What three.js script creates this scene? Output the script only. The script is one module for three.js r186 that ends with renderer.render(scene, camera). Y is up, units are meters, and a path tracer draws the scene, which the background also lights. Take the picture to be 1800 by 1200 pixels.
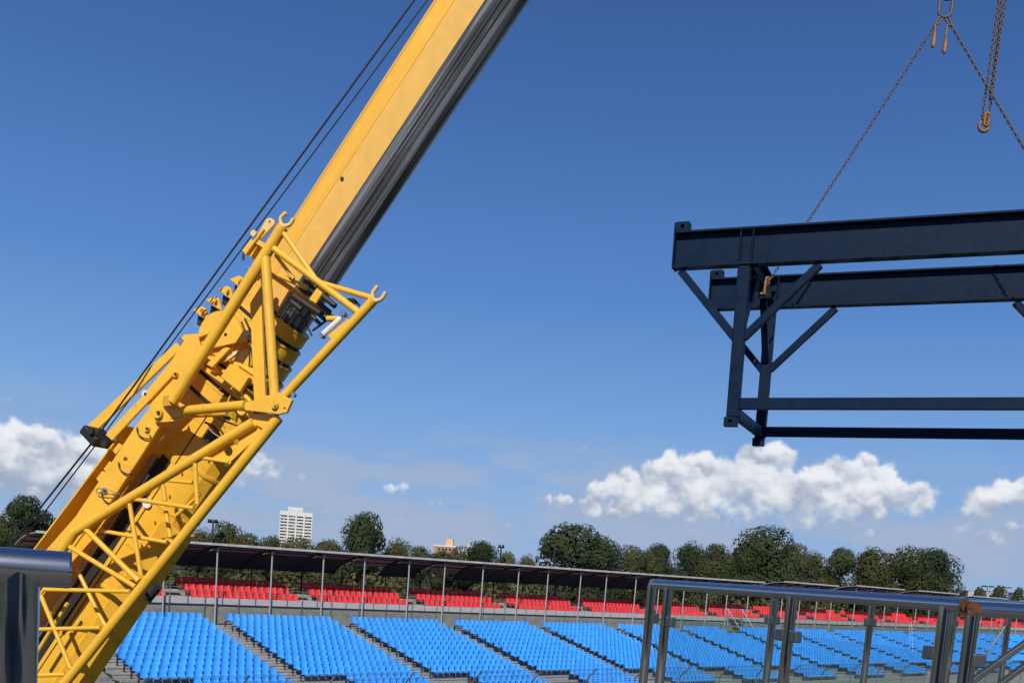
import * as THREE from 'three';
import { mergeGeometries, toCreasedNormals } from 'three/addons/utils/BufferGeometryUtils.js';
import { MarchingCubes } from 'three/addons/objects/MarchingCubes.js';
import { RoundedBoxGeometry } from 'three/addons/geometries/RoundedBoxGeometry.js';

// ---------------------------------------------------------------- camera, sky, sun, exposure
const V = (x, y, z) => new THREE.Vector3(x, y, z);
const EYE = 10.4, F = 1803, ROLL = THREE.MathUtils.degToRad(4.6);
const PITCH = Math.atan((1200 - 988) * Math.cos(ROLL) / F);
const scene = new THREE.Scene();
const camera = new THREE.PerspectiveCamera(2 * Math.atan(1200 / F) * 180 / Math.PI, 0.75, 0.05, 6000);
camera.setViewOffset(1800, 2400, 0, 0, 1800, 1200);       // the picture is the upper half of an upright frame
camera.position.set(0, EYE, 0);
const fw = V(0, -Math.sin(PITCH), -Math.cos(PITCH)), up0 = V(0, Math.cos(PITCH), -Math.sin(PITCH));
const CR = V(Math.cos(ROLL), 0, 0).addScaledVector(up0, Math.sin(ROLL)), CU = up0.clone().multiplyScalar(Math.cos(ROLL)).add(V(-Math.sin(ROLL), 0, 0));
camera.quaternion.setFromRotationMatrix(new THREE.Matrix4().makeBasis(CR, CU, fw.clone().negate()));
camera.updateMatrixWorld();
const ray = (x, y) => fw.clone().addScaledVector(CR, (x - 900) / F).addScaledVector(CU, -(y - 1200) / F);
const atZ = (x, y, z) => { const d = ray(x, y); return d.multiplyScalar(z / d.z).add(V(0, EYE, 0)); };          // point of the world at depth z behind a photo pixel
const toPx = (p) => { const q = p.clone().sub(camera.position), w = q.dot(fw); return [900 + F * q.dot(CR) / w, 1200 - F * q.dot(CU) / w, w]; };

const SUN = V(-0.10, 0.60, 0.79).normalize();
const renderer = new THREE.WebGLRenderer({ antialias: true });
renderer.toneMapping = THREE.LinearToneMapping;
renderer.toneMappingExposure = 1;
renderer.shadowMap.enabled = true;
const sun = new THREE.DirectionalLight(new THREE.Color().setRGB(1, 0.945, 0.86), 4.2);
sun.position.copy(SUN).multiplyScalar(300).add(V(20, 0, -70)); sun.target.position.set(20, 0, -70);
sun.castShadow = true; sun.shadow.mapSize.set(4096, 4096);
Object.assign(sun.shadow.camera, { left: -160, right: 160, top: 160, bottom: -160, near: 1, far: 700 });
scene.add(sun, sun.target);

function rng(seed) { let a = seed >>> 0; return () => { a = (a + 0x6D2B79F5) | 0; let t = Math.imul(a ^ (a >>> 15), 1 | a); t = (t + Math.imul(t ^ (t >>> 7), 61 | t)) ^ t; return ((t ^ (t >>> 14)) >>> 0) / 4294967296; }; }
const hash = (x, y) => { let h = Math.imul(x, 374761393) + Math.imul(y, 668265263) | 0; h = Math.imul(h ^ (h >>> 13), 1274126177); return ((h ^ (h >>> 16)) >>> 0) / 4294967296; };
function vnoise(x, y, wrap = 0) {
  const xi = Math.floor(x), yi = Math.floor(y); let fx = x - xi, fy = y - yi; fx = fx * fx * (3 - 2 * fx); fy = fy * fy * (3 - 2 * fy);
  const m = (v) => wrap ? ((v % wrap) + wrap) % wrap : v, a = m(xi), b = m(xi + 1), c = m(yi), d = m(yi + 1);
  return (hash(a, c) * (1 - fx) + hash(b, c) * fx) * (1 - fy) + (hash(a, d) * (1 - fx) + hash(b, d) * fx) * fy;
}
function fbm(x, y, n) { let s = 0, a = 0.5; for (let i = 0; i < n; i++) { s += a * vnoise(x, y); x = x * 2.03 + 17.3; y = y * 2.03 + 5.1; a *= 0.5; } return s; }
const sstep = (a, b, x) => { const t = Math.min(1, Math.max(0, (x - a) / (b - a))); return t * t * (3 - 2 * t); };

{ // sky: clear blue deepening upwards, fair-weather cumulus and thin grey bands low down all round
  const W = 4096, H = 2048, data = new Float32Array(W * H * 4), r = rng(11), D = 180 / Math.PI;
  const puffs = [];                                                     // azimuth, elevation, radius in degrees; a strength
  const add = (az, el, rad, k, kids) => {
    puffs.push([az, el, rad, k, 1]);
    for (let i = 0; i < kids; i++) { const t = -0.35 + r() * (Math.PI + 0.7), q = rad * (0.55 + 0.4 * r()); puffs.push([az + Math.cos(t) * q * 1.05, el + Math.sin(t) * q * 0.8 - rad * .05, rad * (0.24 + 0.3 * r()), k * (0.5 + 0.5 * r()), 0]); }
  };
  const P = (x, y, rad, k = 1, kids = 9) => { const d = ray(x, y); add(Math.atan2(d.x, -d.z) * D, Math.atan2(d.y, Math.hypot(d.x, d.z)) * D, rad * 0.0318, k, kids); };
  for (const q of [[1165, 838, 42], [1100, 862, 40], [1050, 870, 30, .8], [1235, 828, 42], [1300, 850, 50], [1345, 812, 42], [1368, 800, 30], [1330, 862, 48], [1400, 868, 45], [1440, 862, 42], [1478, 838, 38], [1515, 832, 36], [1545, 858, 42], [1590, 880, 40, .9], [1500, 880, 46], [1225, 880, 45, .9], [1620, 898, 26, .6], [985, 884, 18, .8], [1035, 894, 22, .8], [1100, 902, 24, .8], [1170, 908, 26, .7], [1240, 906, 24, .7], [955, 880, 11, .7], [1130, 885, 46, .9], [1190, 872, 50], [1270, 872, 52, .9], [1350, 895, 40, .7], [1440, 895, 40, .7], [1520, 902, 34, .6], [1060, 905, 26, .5], [1300, 915, 30, .5], [1400, 922, 28, .45], [1480, 925, 26, .4], [1210, 925, 22, .4], [1240, 945, 16, .3], [1330, 948, 14, .3],
    [1735, 880, 30], [1765, 868, 30], [1800, 880, 42], [1850, 870, 50], [1720, 900, 20, .7], [1880, 890, 40],
    [20, 782, 40], [70, 795, 44], [125, 798, 42], [165, 800, 34], [195, 812, 28], [-40, 780, 52], [-110, 790, 60], [40, 836, 48, .8], [110, 845, 48, .8], [180, 850, 40, .6], [-30, 850, 50, .8], [60, 880, 30, .5], [140, 885, 26, .4],
    [455, 828, 27, .55], [425, 834, 26, .5], [485, 840, 20, .4], [400, 850, 24, .4], [520, 850, 16, .3], [440, 905, 30, .3], [500, 880, 26, .25], [580, 915, 30, .25], [700, 930, 28, .22], [880, 925, 22, .25], [905, 930, 16, .2], [1740, 950, 24, .5], [1690, 945, 26, .4], [1780, 935, 22, .5], [1520, 950, 18, .35], [685, 858, 11, .7], [668, 860, 9, .5], [702, 861, 9, .6], [755, 888, 9, .5], [775, 890, 6, .4], [740, 887, 6, .4], [525, 768, 8, .2], [670, 792, 8, .2], [1020, 795, 9, .22], [925, 866, 12, .25], [12, 706, 10, .2], [820, 802, 5, .15]]) P(...q);
  for (let az = 38; az < 326; az += 7 + 12 * r()) {                     // the same kind of cloud round the rest of the horizon
    const el = 2.6 + 1.6 * r(), n = 3 + Math.floor(8 * r()); for (let i = 0; i < n; i++) { const t = (i / n - 0.5); add(az + t * n * 1.3, el + (1 - 4 * t * t) * (0.3 + 1.6 * r()), 0.7 + 0.9 * r(), 0.6 + 0.4 * r(), 8); }
  }
  const bins = Array.from({ length: 360 }, () => []);
  for (const p of puffs) for (let a = Math.floor(p[0] - p[2] - 0.4); a <= Math.floor(p[0] + p[2] + 0.4); a++) bins[((a % 360) + 360) % 360].push(p);
  const stops = [[-90, .20, .24, .27], [-0.5, .29, .42, .60], [0, .315, .455, .66], [4, .26, .43, .72], [8, .18, .362, .70], [14, .1, .245, .585], [22, .06, .155, .42], [30, .036, .098, .295], [50, .03, .08, .25], [90, .027, .07, .23]];
  for (let j = 0; j < H; j++) {
    const el = ((j + 0.5) / H - 0.5) * 180; let k = 0; while (k < stops.length - 2 && el > stops[k + 1][0]) k++;
    const A = stops[k], B = stops[k + 1], t = sstep(0, 1, 0) + Math.min(1, Math.max(0, (el - A[0]) / (B[0] - A[0]))), sky = [1, 2, 3].map((c) => A[c] + (B[c] - A[c]) * t);
    for (let i = 0; i < W; i++) {
      const o = (j * W + i) * 4; let R = sky[0], G = sky[1], Bl = sky[2];
      if (el > -0.5 && el < 13) {
        const th = ((i + 0.5) / W - 0.5) * 2 * Math.PI, az0 = Math.atan2(Math.cos(th), -Math.sin(th)) * D;     // degrees from straight ahead, to the east
        // thin grey bands
        const band = sstep(0.33, 0.62, fbm(az0 * 0.25 + 40, el * 0.9 + 3, 6)) * sstep(8, 3.2, el) * 0.8;
        R += (.37 - R) * band; G += (.45 - G) * band; Bl += (.61 - Bl) * band;
        const wx = (fbm(az0 * 1.3, el * 1.3, 4) - 0.47) * 1.0 + (fbm(az0 * 6 + 9, el * 6, 4) - 0.46) * 0.34, wy = (fbm(az0 * 1.3 + 50, el * 1.3 + 20, 4) - 0.47) * 0.8 + (fbm(az0 * 6 + 70, el * 6 + 30, 4) - 0.46) * 0.3;
        const az = az0 + wx, e = el + wy; let S = 0, km = 0, N = 0, nx = 0, ny = 0, M2 = 0, by = 0, bx = 0;
        for (const p of bins[((Math.floor(az) % 360) + 360) % 360]) {
          let dx = az - p[0]; if (dx > 180) dx -= 360; else if (dx < -180) dx += 360;
          const up = e - p[1], dy = up * (up < 0 ? 1.55 : 1), d2 = (dx * dx + dy * dy) / (p[2] * p[2]); if (d2 >= 1) continue;
          const w = (1 - d2) * p[3]; if (p[3] > km) km = p[3]; S += p[4] ? w : w * 0.7;
          if (p[4]) { M2 += w; by += w * up / p[2]; bx += w * dx / p[2]; } else { const q = w * w; N += q; nx += q * dx / p[2]; ny += q * up / p[2]; }
        }
        if (S > 0) {
          const rag = fbm(az0 * 3.1 + 5, el * 3.4, 5), a = sstep(0.0, 1.05, S - (rag - 0.47) * 1.5) * sstep(0, 0.4, S) * (M2 > 0 ? 1 - 0.4 * sstep(0.05, -0.55, by / M2) : 1) * Math.min(0.95, 0.05 + km * 1.15);
          if (N > 0) { nx /= N; ny /= N; } if (M2 > 0) { by /= M2; bx /= M2; }
          let lit = 0.47 + 0.46 * by + 0.10 * bx + 0.26 * ny + 0.12 * nx + 1.15 * (fbm(az0 * 1.1 + 31, el * 1.7 + 8, 6) - 0.47) + 0.10 * sstep(0.5, 2.5, S) - 0.22 * sstep(4.6, 1.5, el);
          lit = sstep(0.05, 1.05, lit - 0.3 * (1 - Math.min(1, km * 1.4))); const c = [.35 + .52 * lit, .41 + .48 * lit, .53 + .39 * lit];
          R += (c[0] - R) * a; G += (c[1] - G) * a; Bl += (c[2] - Bl) * a;
        }
      }
      data[o] = R; data[o + 1] = G; data[o + 2] = Bl; data[o + 3] = 1;
    }
  }
  const tex = new THREE.DataTexture(data, W, H, THREE.RGBAFormat, THREE.FloatType);
  tex.mapping = THREE.EquirectangularReflectionMapping; tex.magFilter = THREE.LinearFilter; tex.needsUpdate = true;
  scene.background = tex; scene.environment = tex;
}

// ---------------------------------------------------------------- helpers
const taken = {};
const numbered = (n) => { const k = taken[n] = (taken[n] ?? -1) + 1; return k ? n + '_' + String(k).padStart(3, '0') : n; };
function setUV(g) {                                                   // texture coordinates in metres, from the way each face points
  g = g.index ? g.toNonIndexed() : g; const p = g.attributes.position, n = g.attributes.normal, uv = new Float32Array(p.count * 2);
  for (let i = 0; i < p.count; i += 3) {
    let x = 0, y = 0, z = 0; for (let k = 0; k < 3; k++) { x += Math.abs(n.getX(i + k)); y += Math.abs(n.getY(i + k)); z += Math.abs(n.getZ(i + k)); }
    for (let k = 0; k < 3; k++) { const j = i + k, a = p.getX(j), b = p.getY(j), c = p.getZ(j); uv[2 * j] = x >= y && x >= z ? c : a; uv[2 * j + 1] = y > x && y >= z ? c : b; }
  }
  g.setAttribute('uv', new THREE.BufferAttribute(uv, 2)); return g;
}
const clean = (g) => { for (const k of Object.keys(g.attributes)) if (!['position', 'normal', 'uv'].includes(k)) g.deleteAttribute(k); return g; };
const join = (list) => mergeGeometries(list.flat(Infinity).map((g) => clean(setUV(g))));
function mesh(name, geos, mat, parent, kind) {
  const g = Array.isArray(geos) ? join(geos) : geos.userData?.keep ? geos : setUV(geos), m = new THREE.Mesh(g, mat);
  m.castShadow = m.receiveShadow = true; m.name = parent === scene ? numbered(name) : name; if (kind) m.userData.kind = kind; parent.add(m); return m;
}
function thing(name, label, category, pos, group) {
  const o = new THREE.Group(); o.name = numbered(name); o.position.set(...pos); o.userData = { label, category }; if (group) o.userData.group = group; scene.add(o); return o;
}
function sub(name, parent) { const o = new THREE.Group(); o.name = name; parent.add(o); return o; }
function tag(o, label, category, group) { Object.assign(o.userData, { label, category }); if (group) o.userData.group = group; return o; }
const box = (w, h, d, x = 0, y = 0, z = 0) => new THREE.BoxGeometry(w, h, d).translate(x, y, z);
const rbox = (w, h, d, x = 0, y = 0, z = 0, r = 0.01) => new RoundedBoxGeometry(w, h, d, 1, Math.min(r, w / 2.1, h / 2.1, d / 2.1)).translate(x, y, z);
function rod(a, b, r, seg = 12, r2 = r) {
  const d = b.clone().sub(a), l = d.length(), g = new THREE.CylinderGeometry(r2, r, l, seg).translate(0, l / 2, 0);
  return g.applyQuaternion(new THREE.Quaternion().setFromUnitVectors(V(0, 1, 0), d.normalize())).translate(a.x, a.y, a.z);
}
function beamBox(a, b, w, h, upv = V(0, 1, 0), round = 0.006) {       // a bar from a to b, h across upv, w across the other way
  const x = b.clone().sub(a), l = x.length(); x.normalize(); const z = x.clone().cross(upv).normalize(), y = z.clone().cross(x);
  return rbox(l, h, w, 0, 0, 0, round).applyMatrix4(new THREE.Matrix4().makeBasis(x, y, z)).translate((a.x + b.x) / 2, (a.y + b.y) / 2, (a.z + b.z) / 2);
}
const tubeThrough = (pts, r, seg = 8, n = 24, tension = 0.3) => new THREE.TubeGeometry(new THREE.CatmullRomCurve3(pts, false, 'catmullrom', tension), n, r, seg);
function slab(outline, t, bevel = 0.006, holes = []) {                  // outline [[x,y]..] extruded to thickness t about z = 0
  const s = new THREE.Shape(outline.map((q) => new THREE.Vector2(q[0], q[1])));
  for (const [x, y, r] of holes) { const h = new THREE.Path(); h.absarc(x, y, r, 0, Math.PI * 2, true); s.holes.push(h); }
  return new THREE.ExtrudeGeometry(s, { depth: Math.max(0.002, t - 2 * bevel), bevelEnabled: bevel > 0, bevelThickness: bevel, bevelSize: bevel, bevelOffset: -bevel, bevelSegments: 1, curveSegments: 10 }).translate(0, 0, -t / 2 + bevel);
}
function tex(w, h, f, { srgb = true, rep = [1, 1] } = {}) {
  const d = new Uint8Array(w * h * 4);
  for (let j = 0; j < h; j++) for (let i = 0; i < w; i++) { const c = f(i / w, j / h), o = (j * w + i) * 4; for (let k = 0; k < 3; k++) d[o + k] = 255 * Math.min(1, Math.max(0, Array.isArray(c) ? c[k] : c)); d[o + 3] = 255; }
  const t = new THREE.DataTexture(d, w, h); t.wrapS = t.wrapT = THREE.RepeatWrapping; t.magFilter = THREE.LinearFilter; t.minFilter = THREE.LinearMipmapLinearFilter; t.generateMipmaps = true; t.repeat.set(...rep);
  if (srgb) t.colorSpace = THREE.SRGBColorSpace; t.needsUpdate = true; return t;
}
const wn = (u, v, f, s = 0) => vnoise(u * f + s * f, v * f + s * f, f);          // tileable noise
const wf = (u, v, f, n = 4) => { let s = 0, a = 0.55; for (let i = 0; i < n; i++) { s += a * wn(u, v, f << i, i); a *= 0.5; } return s; };
const std = (rgb, rough = 0.6, o = {}) => new THREE.MeshStandardMaterial({ color: new THREE.Color().setRGB(...rgb), roughness: rough, ...o });
const phys = (rgb, rough, o = {}) => new THREE.MeshPhysicalMaterial({ color: new THREE.Color().setRGB(...rgb), roughness: rough, ...o });
const DS = { side: THREE.DoubleSide };

const grime = tex(512, 512, (u, v) => {                                    // paint: small tone shifts, specks and rubbed streaks
  let k = 0.985 + 0.05 * (wf(u, v, 4) - 0.5); if (wn(u, v, 128, 3) > 0.93) k -= 0.14; const s = wf(u, v * 0.25, 16, 3); if (s > 0.74) k -= (s - 0.74) * 0.8;
  const d = sstep(0.66, 0.8, wf(u, v, 8)); return [k - .03 * d, k - .045 * d, k - .03 * d];
}, { rep: [0.7, 0.7] });
const dustTex = tex(512, 512, (u, v) => { const k = 0.95 + 0.08 * (wf(u, v, 16, 5) - 0.5), d = sstep(0.5, 0.85, wf(u, v, 32, 4)); return [k - 0.05 * d, k - 0.03 * d, k + 0.02 * d]; }, { rep: [0.6, 0.6] });
const roughTex = tex(256, 256, (u, v) => 0.62 + 0.5 * (wf(u, v, 8) - 0.5), { srgb: false, rep: [1.1, 1.1] });
const concreteTex = tex(512, 512, (u, v) => { const k = 0.86 + 0.22 * (wf(u, v, 4, 6) - 0.5) - (wn(u, v, 64, 1) > 0.9 ? 0.1 : 0); return [k, k * 0.99, k * 0.965]; }, { rep: [0.4, 0.4] });
const wn2 = (u, v, a, b) => { const x = u * a, y = v * b, xi = Math.floor(x), yi = Math.floor(y), f = (t) => t * t * (3 - 2 * t), fx = f(x - xi), fy = f(y - yi), h = (i, j) => hash((i % a) + 7 * a, (j % b) + 13 * b); return (h(xi, yi) * (1 - fx) + h(xi + 1, yi) * fx) * (1 - fy) + (h(xi, yi + 1) * (1 - fx) + h(xi + 1, yi + 1) * fx) * fy; };
const greaseTex = tex(512, 512, (u, v) => {                                 // bare steel with grease: long streaks along the boom
  let k = 0.66 + 0.5 * (wn2(u, v, 2, 48) - 0.5) + 0.3 * (wn2(u, v, 5, 96) - 0.5) + 0.35 * (wn2(u, v, 3, 14) - 0.5); if (wn2(u, v, 4, 128) > 0.88) k += 0.25; return [k, k, k * 1.02];
}, { rep: [0.25, 0.9] });
const streak = (u, v) => 0.22 + 0.5 * wn(u, v * 0.02, 256, 4) * wn(u, v * 0.1 % 1, 32, 9) + 0.35 * Math.max(0, wf(u, v, 8, 3) - 0.5);
const streakTex = tex(512, 256, streak, { srgb: false, rep: [6, 1.5] }), streakTexU = tex(256, 512, (u, v) => streak(v, u), { srgb: false, rep: [1.5, 6] });
const rustTex = tex(256, 256, (u, v) => { const k = wf(u, v, 8, 5), q = wf(u + 0.3, v, 16, 3); return [0.35 + 0.75 * k, 0.33 + 0.62 * k * (0.6 + q * 0.6), 0.30 + 0.5 * k * q]; }, { rep: [9, 9] });
const boomTex = tex(1024, 256, (u, v) => { let k = 0.97 + 0.07 * (wn2(u, v, 7, 3) - 0.5) + 0.05 * (wn2(u, v, 23, 40) - 0.5); if (wn2(u, v, 300, 90) > 0.955) k -= 0.1; const d = sstep(0.72, 0.9, wn2(u, v, 31, 60)) * sstep(0.5, 0.9, wn2(u, v, 9, 7)); return [k - 0.1 * d, k - 0.12 * d, k - 0.08 * d]; }, { rep: [0.055, 0.5] });
const M = {
  yellow: phys([0.90, 0.495, 0.042], 0.66, { map: grime, roughnessMap: roughTex, clearcoat: 0.12, clearcoatRoughness: 0.3 }),
  boom: phys([0.92, 0.49, 0.06], 0.64, { map: boomTex, roughnessMap: roughTex, clearcoat: 0.1, clearcoatRoughness: 0.35 }),
  palepaint: std([0.82, 0.56, 0.2], 0.6, { map: grime }),
  grease: std([0.52, 0.535, 0.57], 0.27, { map: greaseTex, metalness: 0.5 }), dusty: std([0.89, 0.50, 0.10], 0.7, { map: dustTex }),
  black: std([0.012, 0.012, 0.013], 0.55), rubber: std([0.02, 0.019, 0.018], 0.75), rust: std([0.16, 0.10, 0.085], 0.85, { map: rustTex }),
  brown: std([0.035, 0.024, 0.02], 0.45), rope: std([0.03, 0.03, 0.036], 0.5, { metalness: 0.5 }),
  white: std([0.78, 0.78, 0.76], 0.5, { map: grime }), zinc: std([0.42, 0.43, 0.44], 0.42, { metalness: 0.75, roughnessMap: roughTex }),
  pole: std([0.40, 0.405, 0.41], 0.55, { metalness: 0.35 }), navy: phys([0.005, 0.016, 0.042], 0.8, { map: grime, roughnessMap: roughTex, specularIntensity: 0.22 }),
  chrome: phys([0.62, 0.62, 0.61], 0.26, { metalness: 1, roughnessMap: streakTex, bumpMap: streakTex, bumpScale: 0.00004 }), railSteel: phys([0.58, 0.59, 0.60], 0.24, { metalness: 1, bumpMap: streakTexU, bumpScale: 0.00003 }), clamp: std([0.16, 0.165, 0.17], 0.4, { metalness: 0.8 }),
  chain: std([0.13, 0.10, 0.082], 0.6, { metalness: 0.4 }), hook: std([0.40, 0.21, 0.09], 0.55, { metalness: 0.35, map: concreteTex }),
  glass: phys([0.93, 0.97, 0.96], 0.02, { transmission: 1, thickness: 0, ior: 1.5, specularIntensity: 1 }),
  concrete: std([0.47, 0.475, 0.48], 0.85, { map: concreteTex }), step: std([0.62, 0.61, 0.58], 0.8, { map: concreteTex }),
  seatRail: std([0.016, 0.018, 0.025], 0.6), blue: phys([0.055, 0.365, 0.95], 0.2, { specularIntensity: 0.8 }), red: phys([0.80, 0.04, 0.04], 0.38, { specularIntensity: 0.7 }),
  fascia: std([0.62, 0.62, 0.66], 0.7, { map: concreteTex }), scrim: std([0.40, 0.42, 0.40], 0.9, { map: concreteTex, transparent: true, opacity: 0.8, ...DS }),
  roofEdge: std([0.72, 0.70, 0.68], 0.55, { map: concreteTex }), roofTop: std([0.45, 0.44, 0.43], 0.7, { map: concreteTex }), rear: std([0.045, 0.05, 0.06], 0.8, DS),
  dark: std([0.02, 0.022, 0.026], 0.7), bark: std([0.11, 0.085, 0.065], 0.9, { map: concreteTex }), stair: std([0.085, 0.09, 0.095], 0.5, { metalness: 0.4 }), wall: std([0.30, 0.30, 0.30], 0.7, { map: concreteTex }),
  cream: std([0.64, 0.63, 0.60], 0.75), pane: std([0.03, 0.035, 0.045], 0.15), brick: std([0.42, 0.22, 0.12], 0.85), tan: std([0.62, 0.44, 0.24], 0.85),
};

// ---------------------------------------------------------------- ground
const setting = (o) => { o.userData.kind = 'structure'; return o; };
{
  const grassTex = tex(512, 512, (u, v) => { const k = 0.7 + 0.6 * (wf(u, v, 8, 5) - 0.5); return [k * 0.9, k, k * 0.7]; }, { rep: [0.05, 0.05] });
  setting(mesh('ground', new THREE.CircleGeometry(5000, 64).rotateX(-Math.PI / 2), std([0.10, 0.12, 0.06], 0.95, { map: grassTex }), scene));
}

// ---------------------------------------------------------------- the grandstand: x runs along it, z to its front, the origin 0.8 m above the top row's deck
const ST = V(-18.3, EYE - 4.63, -64.1), STA = THREE.MathUtils.degToRad(44), PITCHX = 9.4, SEAT = 0.49, ROWS = 14, TR = 0.9, RI = 0.22, DECK = -0.8;
const stw = (x, y, z) => V(x, y, z).applyAxisAngle(V(0, 1, 0), STA).add(ST);
const G0 = -EYE + 4.63;                                               // the ground in these coordinates
const stand = thing('grandstand', 'long temporary grandstand of grey concrete steps, white fascia and steel pipe rails', 'grandstand', [0, 0, 0]);
stand.position.copy(ST); stand.rotation.y = STA;
const X0 = -10.2, X1 = 165, XL = X1 - X0, XM = (X0 + X1) / 2;
{
  for (let j = 0; j < ROWS; j++) mesh('tread', [box(XL, 0.05, TR + 0.03, XM, DECK - RI * j - 0.025, 0.3 + TR * j), box(XL, RI - 0.012, 0.05, XM, DECK - RI * j - 0.05 - RI / 2 + 0.01, 0.3 + TR * j + TR / 2 - 0.05)], M.concrete, stand);
  const zf = 0.3 + TR * (ROWS - 0.5) + 0.02, yf = DECK - RI * ROWS;
  mesh('front_wall', box(XL, yf - G0 + 0.2, 0.12, XM, (yf + 0.2 + G0) / 2, zf + 0.1), M.concrete, stand);
  mesh('end_wall', slab([[-(zf + .02), G0], [6, G0], [6, -0.1], [1.2, -0.1], [1.2, DECK - 0.1], [-(zf + 0.02), yf]], 0.1, 0).rotateY(Math.PI / 2).translate(X0 - 0.06, 0, 0), M.scrim, stand);
  const steps = [], foot = setUV(box(1, 0.11, 0.3)), blockTop = setUV(rbox(0.42, 0.15, 0.3));
  for (let i = -1; i < 17; i++) for (let j = 0; j < ROWS - 1; j++) {   // half steps in each aisle; a pale block at the seats' ends
    const xa = i * PITCHX + SEAT * 16 + 0.12, m = mesh('aisle_step', foot, M.concrete, stand); m.position.set(xa + 0.5, DECK - RI * (j + 1) + 0.06, 0.3 + TR * (j + 0.5) + 0.16);
    if (i < 9) { const b = mesh('step_block', blockTop, M.step, stand); b.position.set(xa + 1.22, DECK - RI * (j + 1) + 0.08, 0.3 + TR * (j + 0.5) + 0.2); }
  }
  for (let i = -1; i < 17; i++) for (let j = 0; j < ROWS; j++) {       // dark rail under the seats, on brackets
    const k0 = j >= 11 ? 5 : 0, w = SEAT * (16 - k0), x = i * PITCHX + SEAT * k0 + w / 2, y = DECK - RI * j, z = 0.22 + TR * j, g = [box(w + 0.1, 0.07, 0.09, x, y + 0.34, z)];
    for (let k = 0; k < 5; k++) g.push(box(0.05, 0.32, 0.12, x - w / 2 - 0.02 + k * (w + 0.04) / 4, y + 0.17, z - 0.02));
    mesh('seat_rail', g, M.seatRail, stand);
  }
  // upper tier: three stepped rows behind the walkway
  const RY = 0.53, RZ = -1.25;                                        // its deck and its front edge
  mesh('walkway', box(XL, 0.06, 1.3, XM, DECK - 0.03, -0.85), M.concrete, stand);
  for (let q = 0; q < 3; q++) mesh('upper_tread', [box(XL, 0.06, 0.95, XM, RY + 0.36 * q - 0.03, RZ - 0.45 - 0.92 * q), box(XL, 0.36, 0.05, XM, RY + 0.36 * q - 0.2, RZ - 0.92 * q + 0.0)], M.concrete, stand);
  for (let x = X0 + 1.175, k = 0; x < X1; x += 2.35, k++) {
    const aisle = ((x + 60 * PITCHX) % PITCHX) > SEAT * 16 - 0.4;
    mesh('fascia_panel', box(2.33, 0.42, 0.06, x, RY + 0.17, RZ + 0.06), aisle ? M.concrete : M.fascia, stand);
    mesh('scrim_panel', box(2.31, 1.16, 0.015, x, RY - 0.66, RZ + 0.1), M.scrim, stand);
    const g = [rod(V(x - 1.17, DECK, RZ + 0.16), V(x - 1.17, RY + 1.0, RZ + 0.16), 0.024, 6)];
    if (k < 40) g.push(rod(V(x, RY, RZ + 0.16), V(x, RY + 1.0, RZ + 0.16), 0.018, 6));
    mesh('rail_post', g, M.zinc, stand);
    if (k % 3 !== 1) mesh('scaffold_brace', [rod(V(x - 1.1, DECK + 0.05, RZ - 0.12), V(x + (k % 2 ? 1.1 : 0.2), RY - 0.1, RZ - 0.12), 0.03, 6), rod(V(x + 1.1, DECK + 0.05, RZ - 0.3), V(x - 0.2, RY - 0.1, RZ - 0.3), 0.025, 6)], M.pole, stand);
  }
  for (const y of [RY + 1.0, RY + 0.7]) mesh('guard_rail', rod(V(X0, y, RZ + 0.16), V(X1, y, RZ + 0.16), 0.022, 6), M.zinc, stand);
  mesh('deck_edge', box(XL, 0.07, 0.08, XM, RY - 0.06, RZ + 0.13), M.dark, stand);
  mesh('rear_rail', [rod(V(X0, RY + 1.95, RZ - 3.0), V(X1, RY + 1.95, RZ - 3.0), 0.025, 6), rod(V(X0, RY + 1.45, RZ - 3.0), V(X1, RY + 1.45, RZ - 3.0), 0.025, 6)], M.dark, stand);
  const bal = setUV(rod(V(0, RY + 0.3, RZ - 3.0), V(0, RY + 1.95, RZ - 3.0), 0.014, 5)); for (let x = X0; x < 60; x += 0.47) { const m = mesh('baluster', bal, M.dark, stand); m.position.x = x; }
  // concrete half steps in the red tier's aisles
  for (let i = -1; i < 17; i++) for (let q = 0; q < 3; q++) mesh('upper_aisle_step', [box(1.3, 0.18, 0.4, i * PITCHX - 0.75 - 1.7, RY + 0.36 * q - 0.09 + (q ? -0.0 : 0.05), RZ - 0.92 * q + 0.24 - (q ? 0 : .55))], M.step, stand);
  // steel frames carrying the upper tier
  const legG = setUV(rod(V(0, G0, 0), V(0, RY - 0.06, 0), 0.05, 6)); for (let x = X0 + 0.3; x < X1; x += 4.7) for (const z of [-1.45, -4.0]) { const m = mesh('scaffold_leg', legG, M.pole, stand); m.position.set(x, 0, z); }
}

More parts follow.
